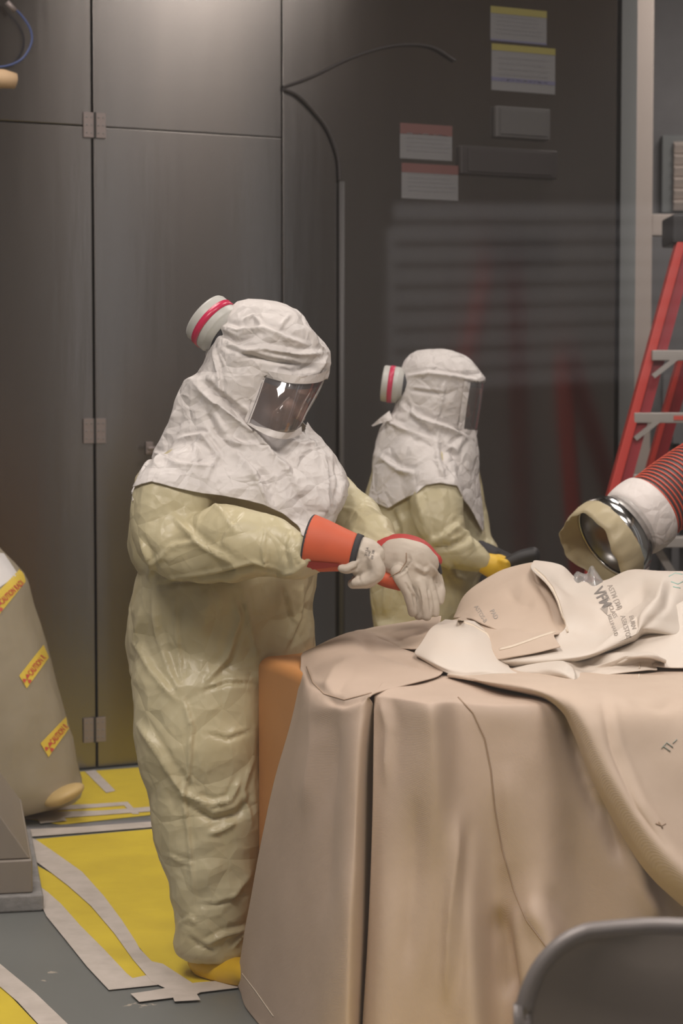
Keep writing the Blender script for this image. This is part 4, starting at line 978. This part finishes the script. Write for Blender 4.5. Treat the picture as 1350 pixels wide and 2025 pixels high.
# body under the clothing, head bowed
q = MB(); hc = W(552, 762, 5.27); fdir = Vector((.74, -.42, -.62))
R1, _ = head_pieces(q, hc, fdir, Vector((.45, -.1, .9)))
ptube(q, [(520,800,5.30,.06),(490,850,5.32,.065),(470,900,5.34,.09)], 20)
ptube(q, [(470,900,5.34,.10,.12),(455,1020,5.34,.12,.15),(445,1150,5.34,.11,.13),(440,1280,5.34,.12,.14)], 24)
ptube(q, [(400,1300,5.28,.085),(400,1560,5.22,.06),(420,1780,5.2,.045),(420,1880,5.18,.042)], 20); ptube(q, [(480,1300,5.42,.085),(520,1560,5.48,.06),(540,1780,5.5,.045),(540,1880,5.48,.042)], 20)
ptube(q, [(420,1905,5.16,.035),(470,1915,5.10,.03)], 16); ptube(q, [(540,1890,5.48,.035),(600,1890,5.44,.03)], 16)
ptube(q, [(420,900,5.26,.05),(345,985,5.12,.05),(345,1060,5.05,.045),(440,1080,4.98,.04),(600,1094,4.9,.03),(700,1108,4.885,.025)], 18)
ptube(q, [(540,900,5.40,.05),(640,950,5.42,.05),(690,1030,5.32,.042),(762,1088,5.12,.03),(800,1110,5.08,.025)], 18)
body = mko('body', remesh(q, .006, 2), M['skin'], p1, True)
hair_cap(hc, R1, 1, body)
# hood
HR = [(596,488,546,5.27,.03),(600,470,566,5.27,.06),(610,456,590,5.27,.09),(625,442,606,5.27,.11),(645,428,618,5.27,.125),(670,413,636,5.27,.138),(695,404,652,5.27,.145),(718,400,655,5.27,.147),(738,390,648,5.27,.147),(752,364,640,5.27,.147),(770,358,626,5.27,.146),(800,346,606,5.28,.15),(830,338,600,5.28,.158),(856,326,620,5.28,.17),(880,314,642,5.28,.185),(905,302,664,5.28,.205),(935,284,684,5.28,.235),(960,272,693,5.28,.25),(990,282,690,5.28,.26),(1045,310,670,5.28,.27)]
folds = [([(420,640),(470,655),(520,650),(570,670),(620,690)], 8, .010), ([(425,655),(470,675),(510,660)], 7, -.012), ([(480,635),(500,625),(520,645)], 6, .010), ([(450,700),(520,690),(590,700),(645,700)], 8, .010), ([(440,685),(480,700),(540,715),(600,725)], 7, -.010), ([(530,735),(580,748),(625,735),(650,700)], 9, .010), ([(600,640),(625,680),(650,700)], 7, .008), ([(575,620),(550,650)], 6, .006),
 ([(375,750),(430,800),(500,860),(560,920),(610,1000)], 14, .020), ([(385,745),(440,790),(490,830),(520,845)], 10, -.012), ([(400,800),(430,860),(480,900),(540,960)], 10, -.014), ([(450,870),(500,930),(530,1010)], 14, .016), ([(420,860),(470,880),(520,885)], 9, .010), ([(355,800),(330,860),(300,930)], 10, .010), ([(345,870),(400,860),(430,900),(400,960)], 7, .010), ([(300,890),(350,920),(440,925)], 7, .008), ([(390,920),(385,880),(420,850)], 6, .008), ([(640,900),(645,960),(640,1030)], 7, .012), ([(560,870),(600,880),(632,872)], 8, .008),
 ([(520,860),(580,960),(640,1050)], 20, -.014), ([(660,910),(672,950),(660,1000)], 8, -.008), ([(418,680),(432,740),(436,800)], 6, .007)]
hem = [(268,952),(285,956),(300,948),(320,942),(350,948),(420,966),(450,970),(490,978),(520,986),(560,1004),(600,1036),(625,1046),(650,1046),(660,1020),(676,995),(690,975)]
visor_poly = [(524,740),(560,752),(600,757),(640,752),(648,740),(650,770),(608,822),(625,862),(562,862),(520,848),(489,838)]
hood = hood_shell('hood', HR, hem, 985, p1, 31, folds, [(526,744),(600,760),(660,748),(660,780),(612,824),(600,852),(560,858),(492,834)], n=280, m=200, amp=.0065, cell=.08, over=suit, Yc=5.27)
# transparent visor, wrapped round the face
VG = [
 [(523,738,5.135),(545,745,5.115),(575,751,5.105),(605,753,5.125),(628,751,5.18),(642,747,5.27),(628,742,5.38)],
 [(514,766,5.125),(536,776,5.100),(566,783,5.090),(594,784,5.110),(617,780,5.17),(631,772,5.27),(617,768,5.38)],
 [(502,800,5.115),(525,812,5.090),(553,820,5.080),(582,821,5.100),(604,813,5.17),(616,800,5.27),(602,797,5.38)],
 [(488,836,5.115),(512,850,5.090),(540,861,5.080),(568,863,5.100),(590,850,5.17),(603,822,5.27),(590,818,5.38)]]
vs, fs = grid(VG, 50, 30); vis = mk('visor', vs, fs, M['visor'], p1, True); vis['label'] = 'clear curved face shield'
bg = [[(p[0], p[1], p[2]+.006) for p in VG[0]], [(p[0]*.7+q_[0]*.3, p[1]*.7+q_[1]*.3, p[2]*.7+q_[2]*.3+.006) for p, q_ in zip(VG[0], VG[1])]]
bg[1] = [(a[0]*.45+b[0]*.55, a[1]*.45+b[1]*.55, a[2]*.45+b[2]*.55+.006) for a, b in zip(VG[0], VG[1])]
vs, fs = grid(bg, 50, 6); mk('visor_head_band', vs, fs, M['visorband'], vis, True)
def rim(name, line, r, m, par):
    return MB().tube(smooth_path([W(*p) for p in line], 6), r, 8).build(name, M[m], par, True)
bm2 = [[(p[0], p[1], p[2]-.002) for p in [ (498,828,5.115),(520,842,5.09),(548,853,5.08),(575,855,5.10),(596,843,5.17)]], [(488,838,5.112),(512,853,5.086),(540,865,5.076),(570,868,5.098),(597,858,5.17)]]
vs, fs = grid(bm2, 30, 5); mk('visor_lower_hem', vs, fs, M['tyvek'], hood, True)
bm3 = [[(516,735,5.15),(506,768,5.14),(495,800,5.13),(482,834,5.13)], [(526,742,5.128),(516,772,5.118),(505,804,5.108),(492,838,5.108)]]
vs, fs = grid(bm3, 20, 6); mk('visor_side_hem', vs, fs, M['tyvek'], hood, True)
bm4 = [[(516,730,5.14),(545,737,5.105),(578,742,5.095),(610,743,5.115),(640,736,5.19),(652,726,5.27)], [(523,745,5.13),(547,752,5.108),(577,758,5.098),(606,759,5.118),(630,756,5.175),(643,750,5.262)]]
vs, fs = grid(bm4, 40, 6); mk('visor_upper_hem', vs, fs, M['tyvek'], hood, True)
MB().tube(smooth_path([W(642,747,5.27), W(631,772,5.27), W(616,800,5.27), W(603,822,5.27)], 5), .0016, 8).build('visor_edge', M['filter'], vis, True)
canister(p1, W(440, 656, 5.25), Vector((-.74, .30, .64)), .070, .066)
# gloves
g1 = glove(p1, [(612,1074,4.895,.060,.067),(640,1080,4.887,.055,.060),(672,1087,4.88,.046,.050),(700,1093,4.875,.038,.042)], [(698,1092,4.877,.041,.044),(710,1095,4.875,.040,.042)],
 [[(696,1094,4.875,.036,.040),(718,1098,4.873,.040,.044),(734,1106,4.872,.038,.040)], [(722,1110,4.86,.03,.034),(716,1130,4.86,.026,.026)]],
 [[(738,1106,4.838,.018,.019),(746,1128,4.832,.017,.017),(732,1147,4.835,.016,.015),(702,1153,4.842,.014,.013)],
  [(740,1108,4.862,.018,.018),(749,1132,4.858,.016,.016),(730,1151,4.862,.015,.014),(696,1155,4.866,.013,.012)],
  [(738,1106,4.888,.017,.017),(746,1128,4.888,.015,.015),(726,1145,4.890,.014,.013),(702,1147,4.890,.012,.012)],
  [(734,1104,4.912,.015,.015),(740,1122,4.914,.014,.014),(724,1137,4.914,.012,.012),(706,1138,4.913,.011,.011)]],
 [(706,1116,4.848,.018,.017),(688,1125,4.838,.015,.014),(674,1124,4.842,.012,.012)], ('orange',),
 extra=[([(712,1110),(705,1125),(690,1132)], 4, -.005), ([(720,1130),(708,1140),(712,1150)], 3, -.004), ([(710,1085),(725,1095),(735,1110)], 4, .003)])
g1['label'] = 'pale leather glove with orange cuff, closed in a fist'
q = MB(); 
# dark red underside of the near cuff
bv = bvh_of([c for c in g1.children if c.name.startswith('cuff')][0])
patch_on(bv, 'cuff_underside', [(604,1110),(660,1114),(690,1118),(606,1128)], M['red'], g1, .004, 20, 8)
bvg = bvh_of(g1)
for k, (x, y, t) in enumerate(((733,1078,'2112-A'), (739,1079,'4047'), (745,1084,'EN 388'))):
    text_on(bvg, 'glove_print', t, (x-8, y+22), vec(-78, 6), vec(-168, 7), M['ink'], g1, off=.001, bold=.01)
g2 = glove(p1, None, None,
 [[(768,1100,5.06,.030,.044),(795,1105,5.05,.034,.052),(825,1112,5.05,.036,.050),(846,1120,5.06,.032,.038)], [(800,1120,5.05,.034,.036),(822,1150,5.05,.034,.040),(840,1170,5.05,.028,.034)]],
 [[(812,1150,5.04,.018),(820,1178,5.035,.016),(826,1202,5.03,.015),(828,1219,5.03,.012)],
  [(828,1150,5.03,.018),(838,1178,5.02,.016),(843,1202,5.02,.015),(844,1221,5.02,.012)],
  [(844,1150,5.045,.017),(853,1175,5.04,.015),(858,1196,5.035,.014),(860,1214,5.035,.011)],
  [(858,1130,5.07,.016),(868,1155,5.07,.014),(872,1172,5.06,.013),(868,1190,5.055,.011)]],
 [(785,1128,5.01,.020),(802,1160,5.0,.018),(812,1190,5.0,.015),(816,1212,5.01,.012)], ('red',), nm='glove',
 extra=[([(806,1092),(812,1110),(800,1128),(780,1142)], 3, -.006), ([(846,1112),(862,1130),(868,1165)], 4, .005), ([(826,1160),(832,1188),(833,1215)], 2.5, -.006), ([(845,1160),(850,1190),(852,1212)], 2.5, -.006), ([(800,1150),(818,1180),(822,1210)],3,-.006), ([(815,1115),(838,1130),(850,1125)], 6, .006)])
g2['label'] = 'pale leather glove with red cuff, fingers pointing down to the blankets'
q = MB(); P = smooth_path([W(744,1100,5.14), W(768,1098,5.10), W(800,1098,5.09), W(822,1100,5.10)], 5)
q.tube(P, [(.045+.002*i*0, .046-.0003*i) for i in range(len(P))], 36, False); o = q.build('cuff', M['red'], g2, True); s = o.modifiers.new('s', 'SOLIDIFY'); s.thickness = .004; s.offset = 1
q = MB(); ptube(q, [(752,1098,5.12,.046,.044),(772,1086,5.105,.05,.036),(800,1080,5.10,.05,.030),(830,1088,5.10,.045,.027),(854,1103,5.09,.035,.016)], 24); q.build('cuff_flap', M['red'], g2, True)
q = MB(); ptube(q, [(742,1122,5.09,.02,.022),(752,1138,5.07,.024,.022),(772,1150,5.055,.022,.018),(788,1160,5.05,.015,.010)], 20); q.build('cuff_lining', M['orange'], g2, True)
MB().tube(smooth_path([W(838,1094,5.06), W(856,1104,5.055), W(866,1118,5.06), W(870,1134,5.07)], 5), .006, 8).build('cuff_binding', M['blackcloth'], g2, True)
ribbon_on(bvh_of(g2), 'seam', [(803,1093),(803,1110),(790,1130),(770,1141)], 1.6, M['seam'], g2, off=.001)
# shoe covers
def shoe(par, pts, m='shoe'):
    q = MB(); ptube(q, pts, 24); me = remesh(q, .005, 4); co = co_np(me); lo = co[:,2].min(); co[:,2] = np.maximum(co[:,2], .006)
    set_np(me, co); displace(me, crumple(co, .05, seed=6)*.002*(co[:,2] > .012)); return mko('shoe_cover', me, M[m], par, True)
shoe(p1, [(402,1900,5.20,.048,.036),(420,1912,5.17,.055,.044),(452,1922,5.12,.050,.042),(490,1924,5.05,.042,.034),(515,1932,5.02,.032,.024)])
shoe(p1, [(530,1885,5.50,.045,.035),(560,1888,5.48,.048,.04),(600,1890,5.46,.044,.034),(625,1892,5.45,.03,.02)])

# ---- far worker
Y2 = 7.15
p2 = empty('person', (wx(835, Y2), Y2, 0), 'person in white hood behind, side on, working with yellow gloves near the steel wall', 'person', 'workers in protective suits')
q = MB()
loft_rows(q, [(850,775,905,Y2,.12),(890,745,935,Y2,.17),(940,736,942,Y2,.19),(985,723,948,Y2,.20),(1050,723,955,Y2,.20),(1120,726,952,Y2,.20),(1180,728,940,Y2,.20),(1235,735,925,Y2,.19),(1300,740,915,Y2,.18)], 14)
loft_rows(q, [(1230,740,850,Y2-.09,.10),(1400,752,850,Y2-.09,.10),(1540,765,845,Y2-.09,.09),(1585,765,845,Y2-.09,.09),(1597,785,830,Y2-.09,.06)])
loft_rows(q, [(1230,800,912,Y2+.1,.10),(1400,815,912,Y2+.1,.10),(1540,822,905,Y2+.1,.09),(1575,822,905,Y2+.1,.09),(1587,840,890,Y2+.1,.06)])
ptube(q, [(850,935,Y2-.12,.085,.09),(862,985,Y2-.2,.085,.088),(868,1030,Y2-.24,.08,.082),(888,1078,Y2-.26,.078,.074),(925,1098,Y2-.27,.066,.062),(952,1112,Y2-.27,.045,.045)], 24)
ptube(q, [(900,920,Y2+.12,.08),(925,1000,Y2+.12,.07),(935,1070,Y2+.05,.06),(965,1105,Y2-.05,.045)], 20)
me = remesh(q, .011, 4); co = co_np(me)
displace(me, facets(co, .16, 41, stretch=(1,1,.6))*.020 + crumple(co, .09, (1,1,.6), seed=41)*.004 + vnoise(co, (3,3,2), 7)*.012)
strokes(me, [([(770,1000),(790,1050),(795,1120)], 8, -.016), ([(850,1070),(880,1060),(915,1030)], 7, .014), ([(850,1085),(890,1080),(930,1060)], 7, -.016), ([(900,1040),(925,1060),(935,1090)], 7, .014), ([(880,1110),(900,1140),(925,1150)], 8, .012), ([(820,960),(835,1020),(850,1070)], 9, .012), ([(830,1100),(860,1130),(890,1170)], 9, -.012), ([(750,1110),(765,1160),(760,1220)], 9, .012)])
suit2 = mko('coverall', me, M['tyveky'], p2, True)
q = MB(); hc2 = W(872, 792, Y2)
R2, _ = head_pieces(q, hc2, Vector((.96, -.18, -.22)), Vector((0,0,1)))
ptube(q, [(850,830,Y2,.06),(845,880,Y2,.07),(840,930,Y2,.12),(838,1080,Y2,.14),(835,1230,Y2,.13)], 20)
ptube(q, [(800,1260,Y2-.08,.08),(800,1400,Y2-.09,.06),(802,1600,Y2-.09,.045)], 16); ptube(q, [(860,1260,Y2+.08,.08),(860,1400,Y2+.1,.06),(862,1590,Y2+.1,.045)], 16)
ptube(q, [(850,905,Y2-.1,.05),(866,1010,Y2-.22,.045),(890,1082,Y2-.26,.04),(955,1112,Y2-.27,.03),(975,1122,Y2-.27,.025)], 16)
body2 = mko('body', remesh(q, .008, 2), M['skin'], p2, True); hair_cap(hc2, R2, 1, body2)
HR2 = [(692,842,884,Y2,.03),(696,826,902,Y2,.07),(704,812,918,Y2,.10),(716,802,932,Y2,.12),(732,794,946,Y2,.135),(748,790,958,Y2,.14),(762,788,957,Y2,.14),(790,784,948,Y2,.14),(815,778,938,Y2,.14),(832,762,930,Y2,.145),(850,754,938,Y2,.155),(870,748,942,Y2,.17),(900,740,946,Y2,.19),(940,737,946,Y2,.21),(985,728,952,Y2,.225),(1050,728,958,Y2,.23)]
hem2 = [(728,985),(750,994),(766,1000),(785,988),(810,972),(835,952),(860,948),(892,954),(910,985),(935,1020),(950,1045),(958,1050)]
hood2 = hood_shell('hood', HR2, hem2, 990, p2, 51, [([(800,745),(850,738),(900,745),(950,755)], 6, .012), ([(805,770),(840,775),(880,780)], 5, -.008), ([(790,800),(830,830),(890,850),(930,870)], 8, .016), ([(800,790),(815,830),(870,870)], 6, -.012), ([(878,750),(874,790),(860,840)], 5, .008), ([(760,830),(800,850),(850,870)], 8, .012), ([(745,900),(790,930),(830,940)], 8, .012), ([(870,870),(880,910),(910,950)], 7, -.010), ([(920,860),(900,890),(880,880)], 8, .01), ([(860,860),(868,920),(880,950)],7,.01)],
 [(930,757),(960,757),(955,800),(944,848),(916,846)], n=180, m=130, amp=.006, cell=.085, over=suit2, Yc=Y2-.03)
VG2 = [[(926,755,Y2-.125),(940,757,Y2-.10),(952,758,Y2-.05),(957,758,Y2),(952,758,Y2+.06)], [(920,800,Y2-.125),(934,803,Y2-.10),(946,803,Y2-.05),(951,803,Y2),(946,803,Y2+.06)], [(914,845,Y2-.125),(928,848,Y2-.10),(939,849,Y2-.05),(944,849,Y2),(939,849,Y2+.06)]]
vs, fs = grid(VG2, 30, 30); v2 = mk('visor', vs, fs, M['visor'], p2, True); v2['label'] = 'clear curved face shield'
vs, fs = grid([[(p[0],p[1],p[2]+.004) for p in VG2[0]], [(p[0]-1.3,p[1]+10,p[2]+.004) for p in VG2[0]]], 24, 4); mk('visor_head_band', vs, fs, M['visorband'], v2, True)
vs, fs = grid([[(910,846,Y2-.13),(926,850,Y2-.105),(938,851,Y2-.05),(944,850,Y2)], [(908,866,Y2-.13),(925,872,Y2-.105),(936,871,Y2-.05),(942,862,Y2)]], 20, 6); mk('visor_lower_hem', vs, fs, M['tyvek'], hood2, True)
vs, fs = grid([[(918,754,Y2-.14),(912,800,Y2-.14),(906,848,Y2-.14)], [(930,757,Y2-.122),(923,802,Y2-.122),(917,848,Y2-.122)]], 14, 5); mk('visor_side_hem', vs, fs, M['tyvek'], hood2, True)
vs, fs = grid([[(734,842,Y2),(752,826,Y2-.06),(770,812,Y2-.08)], [(738,843,Y2-.02),(756,836,Y2-.08),(776,830,Y2-.1)]], 12, 6); mk('collar_point', vs, fs, M['tyvek'], hood2, True)
canister(p2, W(791, 762, Y2-.03), Vector((-.97, .10, .12)), .064, .062)
# yellow glove and the black tool it holds
q = MB(); ptube(q, [(955,1112,Y2-.27,.034,.036),(975,1120,Y2-.27,.036,.042),(988,1122,Y2-.27,.03,.036)], 20)
for k in range(4): ptube(q, [(986+k*2,1108+k*8,Y2-.29,.012),(1000,1112+k*8,Y2-.31+.004*k,.011),(1004,1120+k*8,Y2-.28,.010),(996,1126+k*7,Y2-.25,.010)], 12)
ptube(q, [(970,1106,Y2-.25,.013),(985,1102,Y2-.24,.012),(1000,1106,Y2-.24,.010)], 12)
g = mko('glove', remesh(q, .005, 2), M['yglove'], p2, True); g['label'] = 'yellow rubber glove'
q = MB(); q2 = [(948,1085,Y2-.2,.03),(975,1098,Y2-.22,.026)]; ptube(q, q2, 16); q.build('inner_cuff', M['blackcloth'], p2, True)
tl = empty('cutting_tool', W(1025, 1105, Y2-.25), 'black cylindrical tool held by the far worker\'s yellow glove', 'tool')
ptube_q = MB(); ptube(ptube_q, [(995,1120,Y2-.24,.024),(1030,1104,Y2-.25,.028),(1056,1096,Y2-.26,.026)], 20); ptube_q.build('tool_body', M['black'], tl, True)
q = MB(); ptube(q, [(962,1082,Y2-.16,.016),(990,1098,Y2-.2,.02),(1010,1108,Y2-.24,.02)], 14); q.build('tool_grip', M['black'], tl, True)
shoe(p2, [(790,1595,Y2-.09,.05,.04),(830,1600,Y2-.12,.05,.04),(860,1602,Y2-.14,.035,.025)]); shoe(p2, [(850,1580,Y2+.1,.05,.04),(890,1585,Y2+.08,.05,.04),(920,1588,Y2+.06,.035,.025)])
